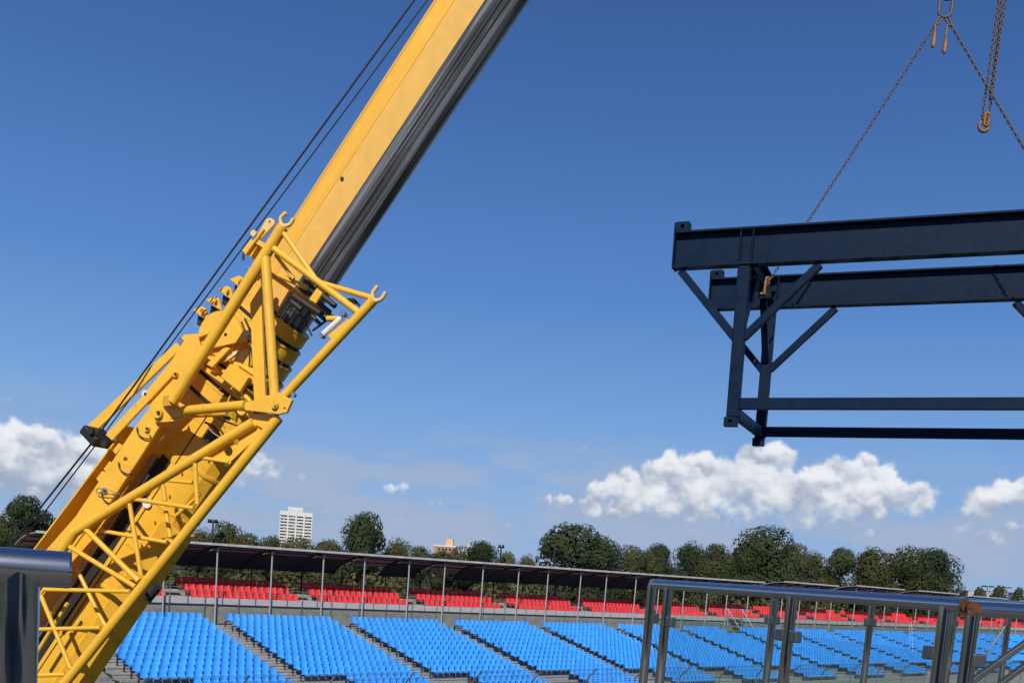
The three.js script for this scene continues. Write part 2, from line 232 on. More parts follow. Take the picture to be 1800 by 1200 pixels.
// ---------------------------------------------------------------- roofs of the upper tier
const RF = 4.28;                                                       // height of the front edge
function roof(xa, xb, posts, joints, label, missing = [], lift = 0, tilt = 0) {
  const c = stw((xa + xb) / 2, 0, -2.5), t = thing('grandstand_roof', label, 'roof', [c.x, 0, c.z], 'roofs of the stand'); t.rotation.set(0, STA, tilt, 'YXZ'); t.position.y = ST.y + lift;
  const o = (xa + xb) / 2, sh = (g) => g.map((q) => q.translate(-o, 0, 2.5));
  const prof = [[-0.72, 0], [-1.8, -0.12], [-3.0, -0.38], [-4.1, -0.82], [-4.9, -1.5]];
  for (let k = 0; k + 1 < joints.length; k++) {
    const a = joints[k] + 0.03, b = joints[k + 1] - 0.03, w = b - a, m = (a + b) / 2;
    mesh('edge_beam', sh([rbox(w, 0.15, 0.12, m, RF, -0.66, 0.02)]), M.roofEdge, t);
    for (let q = 0; q < prof.length - 2; q++) {
      const [z0, y0] = prof[q], [z1, y1] = prof[q + 1]; mesh('roof_panel', sh([beamBox(V(m, RF + y0 - 0.02, z0), V(m, RF + y1 - 0.02, z1), w, 0.05)]), M.roofTop, t);
    }
    for (const z of [-0.95, -2.0, -3.3]) mesh('purlin', sh([box(w, 0.09, 0.07, m, RF - 0.12 + (z < -1.8 ? -0.16 : 0) + (z < -3 ? -0.3 : 0), z)]), M.dark, t);
  }
  for (let k = 0; k + 1 < posts.length; k++) if (!missing.includes(k)) {
    const [z0, y0] = prof[3], [z1, y1] = prof[4], w = posts[k + 1] - posts[k] - 0.06, m = (posts[k] + posts[k + 1]) / 2;
    mesh('rear_panel', sh([beamBox(V(m, RF + y0 - 0.06, z0 + 0.02), V(m, RF + y1 - 0.06, z1 + 0.02), w, 0.02), beamBox(V(m, RF + prof[2][1] - 0.1, -3.0), V(m, RF + y0 - 0.1, z0), w, 0.015)]), M.rear, t);
  }
  for (const x of posts) {
    mesh('post', sh([rod(V(x, DECK, -1.02), V(x, RF - 0.15, -1.02), 0.055, 10), rod(V(x, RF - 0.5, -1.02), V(x, RF - 0.16, -0.75), 0.02, 6), box(0.16, 0.03, 0.16, x, RF - 0.35, -1.02)]), M.pole, t);
    mesh('rafter', sh([tubeThrough(prof.map(([z, y]) => V(x, RF + y - 0.13, z)), 0.06, 6, 10)]), M.dark, t);
    mesh('rear_post', sh([rod(V(x + 0.4, G0, -4.35), V(x + 0.4, RF - 0.9, -4.35), 0.05, 8), rod(V(x + 0.4, RF - 2.0, -4.35), V(x + 0.4, RF - 0.6, -3.2), 0.03, 6)]), M.dark, t);
  }
}
{
  const n = [-1.13, -0.84, -0.44, -0.0716, 0.342, 0.763, 1.126, 1.546, 1.906, 2.319, 2.73, 3.09, 3.515, 3.87, 4.30, 4.66, 5.07, 5.47, 5.83, 6.23].map((q) => (q + 0.06) * PITCHX), j = n.map((x) => x + 0.55); j[0] = -11.2; j.push(61.4);
  roof(-11.2, 61.4, n, j, 'long pale edged roof on grey posts over the red seats, reaching the crane', [6, 8], 0.14, 0.006);
  const names = ['first', 'second', 'third', 'fourth', 'fifth'];
  [[65, 76.5], [80.7, 92.9], [96.8, 109], [113.7, 126], [130.7, 142.9]].forEach(([a, b], k) => { const p = [0.05, 0.36, 0.67, 0.95].map((t) => a + (b - a) * t); roof(a, b, p, [a, a + (b - a) / 3, a + (b - a) * 2 / 3, b], `${names[k]} short separate stand roof beyond the long roof's far end`, [1], [0.62, 0.85, 0.9, 0.8, 0.7][k]); });
}

// ---------------------------------------------------------------- seats
function seatGeo(w, hb, d) {                                           // moulded shell: backrest leaning back, rolled top, scooped pan, turned-down lip
  const cs = [[-0.10, hb + 0.40, 0.74], [-0.075, hb + 0.425, 0.79], [-0.045, hb + 0.40, 0.83], [-0.01, 0.62, 0.89], [0.03, 0.47, 0.97], [0.10, 0.40, 1], [d * 0.6, 0.40, 1], [d, 0.435, 0.98], [d + 0.025, 0.40, 0.95], [d, 0.345, 0.9]];
  const pos = [], idx = [], nx = 5;
  cs.forEach(([z, y, k]) => { for (let i = 0; i <= nx; i++) { const t = i / nx * 2 - 1, e = Math.abs(t) ** 3; pos.push(t * w / 2 * k, y + (z > 0.05 ? 0.03 * e : 0), z + (z <= 0.05 ? 0.075 * e : 0)); } });
  for (let r = 0; r + 1 < cs.length; r++) for (let i = 0; i < nx; i++) { const a = r * (nx + 1) + i, b = a + 1, c = a + nx + 1, q = c + 1; idx.push(a, c, b, b, c, q); }
  const g = new THREE.BufferGeometry(); g.setAttribute('position', new THREE.Float32BufferAttribute(pos, 3)); g.setIndex(idx); g.computeVertexNormals(); g.setAttribute('uv', new THREE.Float32BufferAttribute(new Float32Array(pos.length / 3 * 2), 2)); g.userData = { keep: true }; return g;
}
M.blue.side = M.red.side = THREE.DoubleSide;
const ord = ['first', 'second', 'third', 'fourth', 'fifth', 'sixth', 'seventh', 'eighth', 'ninth', 'tenth', 'eleventh', 'twelfth', 'thirteenth', 'fourteenth', 'fifteenth', 'sixteenth', 'seventeenth'];
function seats(name, list, geo, mat, colour, category, many) {
  list.forEach((s) => { s.p = stw(s.x, s.y, s.z); const [u, v, w] = toPx(s.p.clone().add(V(0, 0.6, 0))); s.w = w; s.seen = u > 185 + Math.max(0, 1200 - v) * 0.62 && u < 1830 && v < 1215; });
  const tints = [0.9, 0.97, 1.0, 1.04].map((q) => { const c = mat.clone(); c.color.multiplyScalar(q); c.roughness += (1 - q) * 0.6; return c; }), order = [...list].sort((a, b) => (b.seen - a.seen) || a.w - b.w), single = order.slice(0, 300), rest = order.slice(300).filter((s) => s.p);
  for (const s of single) {
    const m = new THREE.Mesh(geo, tints[Math.floor(s.t * 4)]); m.name = numbered(name); m.castShadow = m.receiveShadow = true; m.position.copy(s.p); m.rotation.y = STA + s.turn; scene.add(m);
    tag(m, `${colour} stadium seat, ${s.rowName}, ${ord[s.k]} from its aisle, ${s.i < 0 ? 'block beside the crane' : ord[s.i + 1] + ' block from crane'}`, category, many);
  }
  const im = new THREE.InstancedMesh(geo, mat, rest.length); im.name = numbered(name + 's'); im.castShadow = im.receiveShadow = true; const o = new THREE.Object3D();
  rest.forEach((s, i) => { o.position.copy(s.p); o.rotation.y = STA + s.turn; o.updateMatrix(); im.setMatrixAt(i, o.matrix); im.setColorAt(i, new THREE.Color().setScalar([0.9, 0.97, 1.0, 1.04][Math.floor(s.t * 4)])); });
  im.userData = { kind: 'stuff', label: `far rows of small ${colour} stadium seats filling the distant blocks`, category }; scene.add(im);
}
{
  const r = rng(5), blue = [], red = [], RY = 0.53, RZ = -1.25;
  for (let i = -1; i < 17; i++) for (let j = 0; j < ROWS; j++) for (let k = 0; k < 16; k++) {
    if (j >= 11 && k < 5) continue; if (i === 5 && j < 2 && k > 11) continue;
    blue.push({ i, k, x: i * PITCHX + (k + 0.5) * SEAT, y: DECK - RI * j, z: 0.08 + TR * j, turn: (r() - 0.5) * 0.05, t: r(), rowName: `${ord[j]} row from top` });
  }
  for (let i = -1; i < 17; i++) for (let q = 0; q < 3; q++) for (let k = 0; k < 16; k++) {
    red.push({ i, k, x: i * PITCHX - 1.7 + (k + 0.5) * SEAT + (q === 0 ? 0.15 : 0), y: RY + 0.36 * q - 0.03, z: RZ - 0.55 - 0.92 * q, turn: (r() - 0.5) * 0.05, t: r(), rowName: ['front', 'middle', 'shaded back'][q] + ' row' });
  }
  seats('blue_seat', blue, seatGeo(0.47, 0.4, 0.42), M.blue, 'blue', 'seat', 'blue seats of the lower tier');
  seats('red_seat', red, seatGeo(0.48, 0.4, 0.4), M.red, 'red', 'seat', 'red seats under the roof');
}

// ---------------------------------------------------------------- debris fence between track and stand
{
  const c = stw(0, 0, 16), t = thing('debris_fence', 'wire debris fence with bent steel posts in front of the blue seats', 'fence', [c.x, 0, c.z]); t.rotation.y = STA;
  const top = EYE - 6.12; mesh('barrier', rbox(190, 1.0, 0.5, 70, 0.5, 0, 0.05), M.concrete, t);
  const pg = join([tubeThrough([V(0, 0.9, 0), V(0, 2.4, 0), V(0, top - 0.95, 0.02), V(0, top - 0.75, 0.1), V(0, top - 0.35, 0.45), V(0, top, 0.85)], 0.05, 8, 24)]); pg.userData = { keep: true };
  for (let k = 0; k < 38; k++) { const m = mesh('fence_post', pg, M.zinc, t); m.position.x = -22 + 4.8 * k; }
  for (const [y, z] of [[1.3, 0.06], [2.0, 0.06], [2.6, 0.06], [top - 0.95, 0.06], [top - 0.4, 0.45], [top, 0.85]]) mesh('cable', rod(V(-24, y, z), V(158, y, z), 0.014, 5), M.zinc, t);
  const w = []; for (let x = -24; x < 158; x += 0.32) w.push(rod(V(x, 1, 0.07), V(x, top - 0.95, 0.07), 0.009, 3), rod(V(x, top - 0.95, 0.07), V(x, top, 0.85), 0.009, 3));
  for (let y = 1.1; y < top; y += 0.22) { const z = y > top - 0.95 ? 0.07 + (y - top + 0.95) * 0.82 : 0.07; w.push(rod(V(-24, y, z), V(158, y, z), 0.008, 3)); }
  mesh('wire_mesh', w, M.pole, t, 'stuff');
}

// ---------------------------------------------------------------- trees behind the stand
const leafMats = [[0.060, 0.082, 0.032], [0.048, 0.070, 0.033], [0.072, 0.084, 0.038], [0.10, 0.104, 0.046], [0.044, 0.068, 0.036]].map((c) => phys(c, 1, { specularIntensity: 0.25, transmission: 0.2, thickness: 0, side: THREE.DoubleSide, vertexColors: true }));
function crownGeo(seed, w, h, lobes, leaves, size) {                   // leaf sprays on the outsides of uneven clumps inside a crown w wide and h high
  const r = rng(seed), pos = [], nor = [], col = [], cl = [];
  for (let i = 0; i < lobes; i++) { const a = r() * 6.283, y = 0.12 + 0.88 * Math.pow(r(), 0.85), q = Math.sqrt(Math.max(0.05, 1 - (2 * y - 0.95) ** 2)) * (0.25 + 0.6 * r()); cl.push([Math.cos(a) * q * w / 2 * 0.8, y * h * 0.86, Math.sin(a) * q * w / 2 * 0.8, (0.13 + 0.14 * r()) * (w * 0.6 + h * 0.4), 0.74 + 0.52 * r()]); }
  const n = V(0, 0, 0), t = V(0, 0, 0), b = V(0, 0, 0);
  for (let k = 0; k < leaves; k++) {
    const c = cl[Math.floor(r() * lobes)], z = r() * 2 - 1, a = r() * 6.283, s = Math.sqrt(1 - z * z), q = c[3] * (0.62 + 0.42 * Math.sqrt(r()));
    n.set(Math.cos(a) * s, z, Math.sin(a) * s); const x = c[0] + n.x * q, y = c[1] + n.y * q * 0.82, zz = c[2] + n.z * q;
    const f = size * (0.6 + 0.8 * r()); t.set(r() - 0.5, r() - 0.5, r() - 0.5).cross(n).normalize(); b.copy(n).cross(t); t.addScaledVector(n, (r() - 0.5) * 0.7).normalize(); b.addScaledVector(n, (r() - 0.5) * 0.7).normalize();
    const P = (i, j) => pos.push(x + (t.x * i + b.x * j) * f, y + (t.y * i + b.y * j) * f, zz + (t.z * i + b.z * j) * f);
    P(-1, -0.3); P(0.2, -0.9); P(0.5, 0.5); P(-0.2, 0.9); P(-1, 0.1); P(1, -0.2);
    const g = c[4] * (0.93 + 0.14 * r()), yl = r() * 0.1; for (let i = 0; i < 6; i++) { nor.push(n.x, n.y, n.z); col.push(g * (1 + yl), g, g * (1 - yl)); }
  }
  const g = new THREE.BufferGeometry(); g.setAttribute('position', new THREE.Float32BufferAttribute(pos, 3)); g.setAttribute('normal', new THREE.Float32BufferAttribute(nor, 3)); g.setAttribute('color', new THREE.Float32BufferAttribute(col, 3));
  g.setAttribute('uv', new THREE.Float32BufferAttribute(new Float32Array(pos.length / 3 * 2), 2)); g.userData = { keep: true, lobes: cl }; return g;
}
const crowns = [0, 1, 2, 3, 4, 5].map((k) => crownGeo(100 + k, 10, [10, 9, 11, 10, 8.5, 10][k], [22, 18, 26, 20, 16, 24][k], 15000, 0.145));
let treeN = 0;
function tree(px, top, wpx, z, m, label, name = 'broadleaf_tree') {     // seen at photo column px with its top at row top, wpx wide, z metres off
  const k = treeN++, P = atZ(px, top, -z), H = P.y, w = wpx * 1.6 / F * z, c = crowns[k % 6], ch = [10, 9, 11, 10, 8.5, 10][k % 6], hc = Math.min(H * 0.86, w * (0.82 + 0.25 * ((k * 7) % 5) / 4) + 2.5), y0 = H - hc;
  const t = thing(name, label, 'tree', [P.x, 0, P.z], 'trees behind the stand');
  const g = new THREE.Mesh(c, leafMats[m]); g.name = 'crown'; g.castShadow = g.receiveShadow = true; g.scale.set(w / 9.6, hc / ch, w / 9.6); g.position.y = y0; g.rotation.y = k * 1.7; t.add(g);
  const limbs = [rod(V(0, 0, 0), V(0, y0 + hc * 0.35, 0), 0.035 * H * 0.55, 8, 0.02 * H * 0.5)];
  c.userData.lobes.slice(0, 9).forEach((q) => limbs.push(rod(V(0, y0 + hc * 0.12, 0), V(q[0] * w / 10, y0 + q[1] * hc / ch, q[2] * w / 10).applyAxisAngle(V(0, 1, 0), k * 1.7), 0.012 * H, 5, 0.004 * H)));
  mesh('trunk', limbs, M.bark, t);
}
for (const a of [
  [45, 868, 66, 105, 1, 'round topped dark tree rising beside the hoist ropes'], [8, 900, 60, 108, 2, 'tree cut by the frame edge beside the stand roof end'], [100, 913, 60, 108, 0, 'low tree between hoist ropes and crane boom'], [130, 925, 60, 112, 3, 'low tree showing past the boom base'],
  [395, 922, 60, 118, 2, 'rounded olive tree next to the crane lattice'], [355, 932, 56, 116, 3, 'short tree half hidden by the crane jib'], [440, 936, 62, 118, 3, 'olive low tree between crane and white tower'], [478, 936, 40, 125, 2, 'bushy low tree at the foot of the white tower'], [525, 946, 70, 122, 3, 'low olive tree in front of the white tower'], [575, 950, 56, 120, 3, 'low tree between white tower and tall dark tree'],
  [643, 906, 78, 112, 1, 'tall dark tree standing alone above the roof'], [700, 950, 56, 118, 3, 'pale low tree beside the tall lone tree'], [738, 958, 52, 120, 2, 'low tree under the brick building'], [775, 962, 46, 120, 1, 'small dark tree in front of the brick building'], [812, 962, 52, 122, 2, 'mid green tree below the small white block'], [850, 953, 62, 120, 1, 'dark round tree beside the thin light mast'], [895, 974, 44, 128, 3, 'pale bushy tree past the dark round tree'], [930, 978, 40, 130, 3, 'yellowish low tree before the big dark tree'],
  [1012, 918, 118, 128, 1, 'big dark spreading tree behind a light mast'], [1060, 934, 60, 130, 0, 'shoulder tree leaning on the big spreading tree'], [1112, 960, 58, 132, 2, 'rounded tree just past the big spreading tree'], [1160, 957, 52, 140, 1, 'small pointed dark tree in the gap of the treeline'], [1140, 972, 50, 136, 2, 'low tree filling the treeline above the handrail'], [1215, 956, 62, 142, 4, 'open crowned tree with sky showing through'], [1265, 954, 64, 145, 0, 'dense tree beside the tallest tree'], [1250, 975, 60, 138, 2, 'lower green tree in front of the open crowned one'],
  [1350, 927, 100, 150, 1, 'tallest tree of the row with several domes'], [1312, 968, 54, 148, 0, 'lower dark tree tucked beside the tallest tree'], [1400, 960, 60, 150, 2, 'tree sloping down from the tallest tree'], [1432, 972, 46, 158, 2, 'thin topped tree in the dip of the row'], [1480, 961, 60, 160, 0, 'bright green domed tree past the dip'], [1537, 957, 76, 162, 2, 'greyish broad domed tree near the row end'], [1600, 963, 80, 166, 0, 'deep green tree second from the row end'], [1648, 966, 70, 168, 4, 'deep green tree closing the row'],
]) tree(...a);
{ // a low belt of bushes behind the stand, seen under the roof
  const r = rng(77), belt = crownGeo(900, 9, 4.6, 16, 5200, 0.15), n = 130, im = new THREE.InstancedMesh(belt, leafMats[3], n), o = new THREE.Object3D();
  for (let i = 0; i < n; i++) { const p = stw(-22 + i * 1.6 + r() * 2, 0, -20 - 14 * r()); o.position.set(p.x, -0.6, p.z); o.rotation.y = r() * 6; const s = 0.9 + 0.5 * r(); o.scale.set(s * 1.1, s * 1.25, s * 1.1); o.updateMatrix(); im.setMatrixAt(i, o.matrix); im.setColorAt(i, new THREE.Color().setRGB(0.75 + 0.5 * r(), 0.8 + 0.4 * r(), 0.7 + 0.4 * r())); }
  im.name = 'shrubbery'; im.userData = { kind: 'stuff', label: 'belt of olive shrubs seen under the stand roof', category: 'shrubs' }; im.castShadow = im.receiveShadow = true; scene.add(im);
  const far = crownGeo(901, 14, 6, 20, 2500, 0.35);
  [[1720, 1036, 40], [1755, 1034, 50], [1790, 1037, 40], [1690, 1042, 30]].forEach(([x, y, w], i) => { const P = atZ(x, y, -420), t = thing('distant_tree', ['far tiny tree under the floodlights', 'far tiny round tree beside the second floodlight', 'far tiny tree at the picture edge above the rail', 'far tiny tree next to the treeline end'][i], 'tree', [P.x, 0, P.z], 'far trees');
    const g = new THREE.Mesh(far, leafMats[2]); g.name = 'crown'; g.castShadow = true; const s = w / F * 420 / 14; g.scale.set(s, P.y * 0.8 / 6, s); g.position.y = P.y * 0.2; t.add(g); mesh('trunk', rod(V(0, 0, 0), V(0, P.y * 0.5, 0), 0.4, 6), M.bark, t); });
}

// ---------------------------------------------------------------- buildings and masts far off
{
  const z = 1000, a = atZ(493, 900, -z), b = atZ(548.5, 904, -z), W = b.x - a.x, top = atZ(520, 899.5, -z).y, c = (a.x + b.x) / 2;
  const t = thing('office_tower', 'white office tower with dark ribbon windows behind the treeline', 'building', [c, 0, -z]); t.rotation.y = 0.2;
  mesh('wall', box(W - 0.8, top - 0.2, 22, 0, top / 2 - 0.1, -11.6), M.cream, t);
  const fl = 5.35 / F * z, bw = W / 4;
  for (let k = 0; k < 15; k++) mesh('spandrel', box(W, fl * 0.52, 0.7, 0, top - 3.2 - k * fl, -0.25), M.cream, t);
  for (let k = 0; k < 14; k++) for (let j = 0; j < 4; j++) { const w = mesh('window', box(bw - 1.2, fl * 0.49, 0.2, (j - 1.5) * bw, top - 3.2 - (k + 0.5) * fl, -0.5), M.pane, t); if ((k * 4 + j) % 3 === 1) mesh('blind', box(bw * (0.2 + 0.1 * ((k + j) % 3)), fl * 0.4, 0.05, bw * (((k * 7 + j * 3) % 5) / 10 - 0.2), top - 3.2 - (k + 0.5) * fl, -0.37).translate((j - 1.5) * bw, 0, 0), std([0.25, 0.25, 0.24], 0.8), w); }
  for (let j = 0; j < 5; j++) mesh('pier', box(j % 4 ? 1.5 : 0.7, top - 1, 0.9, (j - 2) * bw * (j % 4 ? 1 : 0.985), top / 2, -0.05), M.cream, t);
  mesh('parapet', box(W, 2.6, 22.5, 0, top - 1.2, -11.4), M.cream, t);
  const pl = mesh('plant_room', box(W * 0.46, 4.4, 14, -W * 0.03, top + 2.3, -8.6), M.cream, t);
  for (let k = 0; k < 12; k++) if (k !== 6) mesh('sign_letter', [box(0.16, 1.5, 0.1, -W * 0.23 + k * 1.15, top + 0.9, -1.5), box(0.6, 0.2, 0.1, -W * 0.23 + k * 1.15 + 0.3, top + (k % 3 ? 0.4 : 1.5), -1.51)], M.wall, pl);
  // brick block with a tan lift house, and a small white one
  const B = (name, label, x0, x1, y, zz, m) => { const p = atZ(x0, y, -zz), q = atZ(x1, y, -zz), o = thing(name, label, 'building', [(p.x + q.x) / 2, 0, -zz]); mesh('wall', box(q.x - p.x, (p.y + q.y) / 2, 14, 0, (p.y + q.y) / 4, -7), m, o); return [o, q.x - p.x, (p.y + q.y) / 2]; };
  const [o, w, h] = B('brick_block', 'brown brick building with tan rooftop lift house behind trees', 763, 800, 960.5, 520, M.brick);
  mesh('cornice', box(w + 0.6, 0.7, 14.6, 0, h + 0.3, -7), M.cream, o); mesh('lift_house', box(3.6, 3.6, 5, 2.2, h + 2.4, -5), M.tan, o); mesh('antenna', rod(V(2.2, h + 4.2, -5), V(2.2, h + 6, -5), 0.08, 5), M.dark, o);
  for (let k = 0; k < 5; k++) { const m = mesh('window', box(1.1, 1.2, 0.15, -w / 2 + 2.6 + k * 1.8, h - 1.4, 0.02), M.pane, o); mesh('sill', box(1.3, 0.12, 0.3, -w / 2 + 2.6 + k * 1.8, h - 2.1, 0.1), M.cream, m); }
  const [o2, w2, h2] = B('white_block', 'small white building top beside the dark round tree', 806, 830, 963.5, 540, M.cream); mesh('roof_unit', box(2.6, 2.2, 3, w2 / 2 - 1.6, h2 + 1.1, -3), M.cream, o2);
  [[1690, 1038, 6], [1708, 1039, 8], [1738, 1039, 6], [1794, 1043, 8]].forEach(([x, y, wd], i) => { const [q, ww, hh] = B('white_shed', ['tiny white far shed next to the treeline end', 'tiny white far shed between the tree row and floodlights', 'tiny white far shed under the floodlights', 'tiny white far shed by the frame edge'][i], x - wd / 2, x + wd / 2, y, 700, M.cream); mesh('roof', box(ww + 0.5, 0.4, 14.5, 0, hh + 0.2, -7), M.roofTop, q); });
  const mast = (x, y, zz, hw, label, n = 2) => { const p = atZ(x, y, -zz), o = thing('light_mast', label, 'light mast', [p.x, 0, p.z], 'masts over the trees'); mesh('pole', rod(V(0, 0, 0), V(0, p.y, 0), 0.16, 8, 0.09), M.dark, o); mesh('cross_arm', box(hw * 2, 0.16, 0.16, 0, p.y, 0), M.dark, o); for (let k = 0; k < n; k++) mesh('lamp_head', rbox(hw * 2 / n * 0.7, 0.26, 0.5, -hw + hw * 2 / n * (k + 0.5), p.y + 0.2, 0.1, 0.05), M.dark, o); };
  mast(374, 918, 115, 0.6, 'thin light mast above trees beside the crane lattice'); mast(978, 936, 118, 0.75, 'light mast at the edge of the big spreading tree'); mast(881, 962, 125, 0.4, 'thin light mast beside the dark round tree'); mast(1737, 1031, 330, 2.2, 'far twin floodlight mast, the taller one'); mast(1771, 1033, 380, 1.8, 'far twin floodlight mast, the shorter one');
}

// ---------------------------------------------------------------- steel module frame hanging from the chains (x along its beams, origin at the near beam's top end)
const FR = new THREE.Group(), FL = 6.3, FW = 2.44, FB = 0.47, FH = 2.56, FLEG = 0.95;
FR.position.set(1.713, EYE + 4.60, -14.47); FR.rotation.set(0.026, -0.375, 0.018, 'YZX'); FR.name = numbered('lifting_frame'); scene.add(FR);
tag(FR, 'dark navy steel module frame of deep beams hanging on chains', 'steel frame');
{
  const ib = (len, h, b, t, tw) => [box(len, t, b, len / 2, -t / 2, 0), box(len, t, b, len / 2, -h + t / 2, 0), box(len, h - 2 * t, tw, len / 2, -h / 2, 0)];
  const casting = (x, y, z) => { const g = [box(0.17, 0.12, 0.12, x, y, z - 0.02)]; for (const [w, h, dx, dy] of [[0.06, 0.12, -0.055, 0], [0.06, 0.12, 0.055, 0], [0.05, 0.035, 0, 0.0425], [0.05, 0.035, 0, -0.0425]]) g.push(box(w, h, 0.04, x + dx, y + dy, z + 0.06)); return g; };
  for (const z of [0, -FW]) {
    mesh('beam', ib(FL, FB, 0.2, 0.024, 0.014).map((g) => g.translate(0, 0, z - 0.1)), M.navy, FR);
    for (const e of [0, 1]) {
      const X = (x) => e ? FL - x : x, s = e ? -1 : 1;
      mesh('end_plate', rbox(0.02, FB + 0.12, 0.21, X(-0.011), -FB / 2 + 0.05, z - 0.1, 0.004), M.navy, FR);
      mesh('corner_casting', casting(X(0.085), 0.062, z - 0.1), M.navy, FR);
      for (const d of [0, 0.16]) mesh('stiffener', box(0.014, FB - 0.052, 0.186, X(FLEG - 0.08 + d + 0.015), -FB / 2, z - 0.1), M.navy, FR);
      mesh('leg', rbox(0.16, FH - FB - 0.12, 0.16, X(FLEG), -(FB + FH - 0.12) / 2, z - 0.1, 0.015), M.navy, FR);
      mesh('foot_casting', casting(X(FLEG - 0.02), -FH + 0.06, z - 0.1), M.navy, FR);
      mesh('brace', beamBox(V(X(0.09), -FB - 0.03, z - 0.1), V(X(FLEG - 0.06), -FB - 0.93, z - 0.1), 0.1, 0.1), M.navy, FR);
      if (!e || z) mesh('brace', beamBox(V(X(1.92), -FB - 0.03, z - 0.1), V(X(FLEG + 0.06), -FB - 0.93, z - 0.1), 0.1, 0.1), M.navy, FR);
      mesh('cross_brace', beamBox(V(X(FLEG), -FB - 0.8, z - 0.1 + (z ? 0.08 : -0.08)), V(X(FLEG), -FB - 0.02, z - 0.1 + (z ? 0.75 : -0.75)), 0.1, 0.1), M.navy, FR);
    }
    mesh('lower_rail', rbox(FL - 2 * FLEG - 0.16, 0.15, 0.1, FL / 2, -FH + 0.24 + (z ? -0.02 : 0.06), z - 0.1, 0.008), M.navy, FR);
  }
  for (const x of [FLEG, FL - FLEG]) { mesh('cross_beam', ib(FW - 0.21, 0.3, 0.16, 0.016, 0.012).map((g) => g.rotateY(Math.PI / 2).translate(x, -0.14, -0.205)), M.navy, FR); mesh('lower_cross_rail', rbox(0.1, 0.14, FW - 0.17, x, -FH + 0.2, -FW / 2 - 0.1, 0.008), M.navy, FR); mesh('lifting_lug', slab([[-0.09, -0.12], [0.09, -0.12], [0.09, 0.02], [0.05, 0.08], [-0.05, 0.08], [-0.09, 0.02]], 0.03, 0.004, [[0, 0.02, 0.03]]).translate(x + (x < 3 ? 0.1 : -0.1), -0.5, -FW / 2 - 0.05), M.navy, FR); }
}
FR.updateMatrixWorld(true);
const fr = (x, y, z) => V(x, y, z).applyMatrix4(FR.matrixWorld);

// ---------------------------------------------------------------- chain sling and crane hook over the frame's middle
const HC = fr(3.03, 0, -FW / 2 - 0.05).add(V(0, 3.06, 0));             // centre of the master link
const oval = (w, h, r, seg = 6, n = 20) => { const p = []; for (let i = 0; i < n; i++) { const t = i / n * Math.PI * 2, c = Math.cos(t), s = Math.sin(t); p.push(V(c * (w / 2 - r), s * (w / 2 - r) + Math.sign(s) * (h - w) / 2, 0)); } return new THREE.TubeGeometry(new THREE.CatmullRomCurve3(p, true, 'catmullrom', 0.5), n, r, seg, true); };
const linkG = join([oval(0.044, 0.066, 0.008, 5, 12)]);
function chainGeo(a, b, sag = 0) {
  const n = Math.max(2, Math.round(a.distanceTo(b) / 0.048)), out = [], m = new THREE.Matrix4(), P = (t) => a.clone().lerp(b, t).add(V(0, -sag * 4 * t * (1 - t), 0));
  for (let i = 0; i < n; i++) { const p = P((i + 0.5) / n), d = P((i + 1) / n).sub(P(i / n)).normalize(), s = d.clone().cross(V(0.31, 0.1, 0.94)).normalize(), q = d.clone().cross(s); m.makeBasis(i % 2 ? s : q, d, i % 2 ? q.clone().negate() : s); out.push(linkG.clone().applyMatrix4(m).translate(p.x, p.y, p.z)); }
  const g = mergeGeometries(out); g.userData = { keep: true }; return g;
}
const hookG = (r, t, k = 1) => { const p = []; for (let i = 0; i <= 16; i++) { const a = -2.5 + i / 16 * 4.6; p.push(V(Math.sin(a) * r, -r + r - Math.cos(a) * r, 0)); } p.push(V(0.1 * r, r * 1.1, 0), V(0, r * 2, 0)); return tubeThrough(p.map((q) => q.multiplyScalar(k)), t, 7, 30, 0.4); };
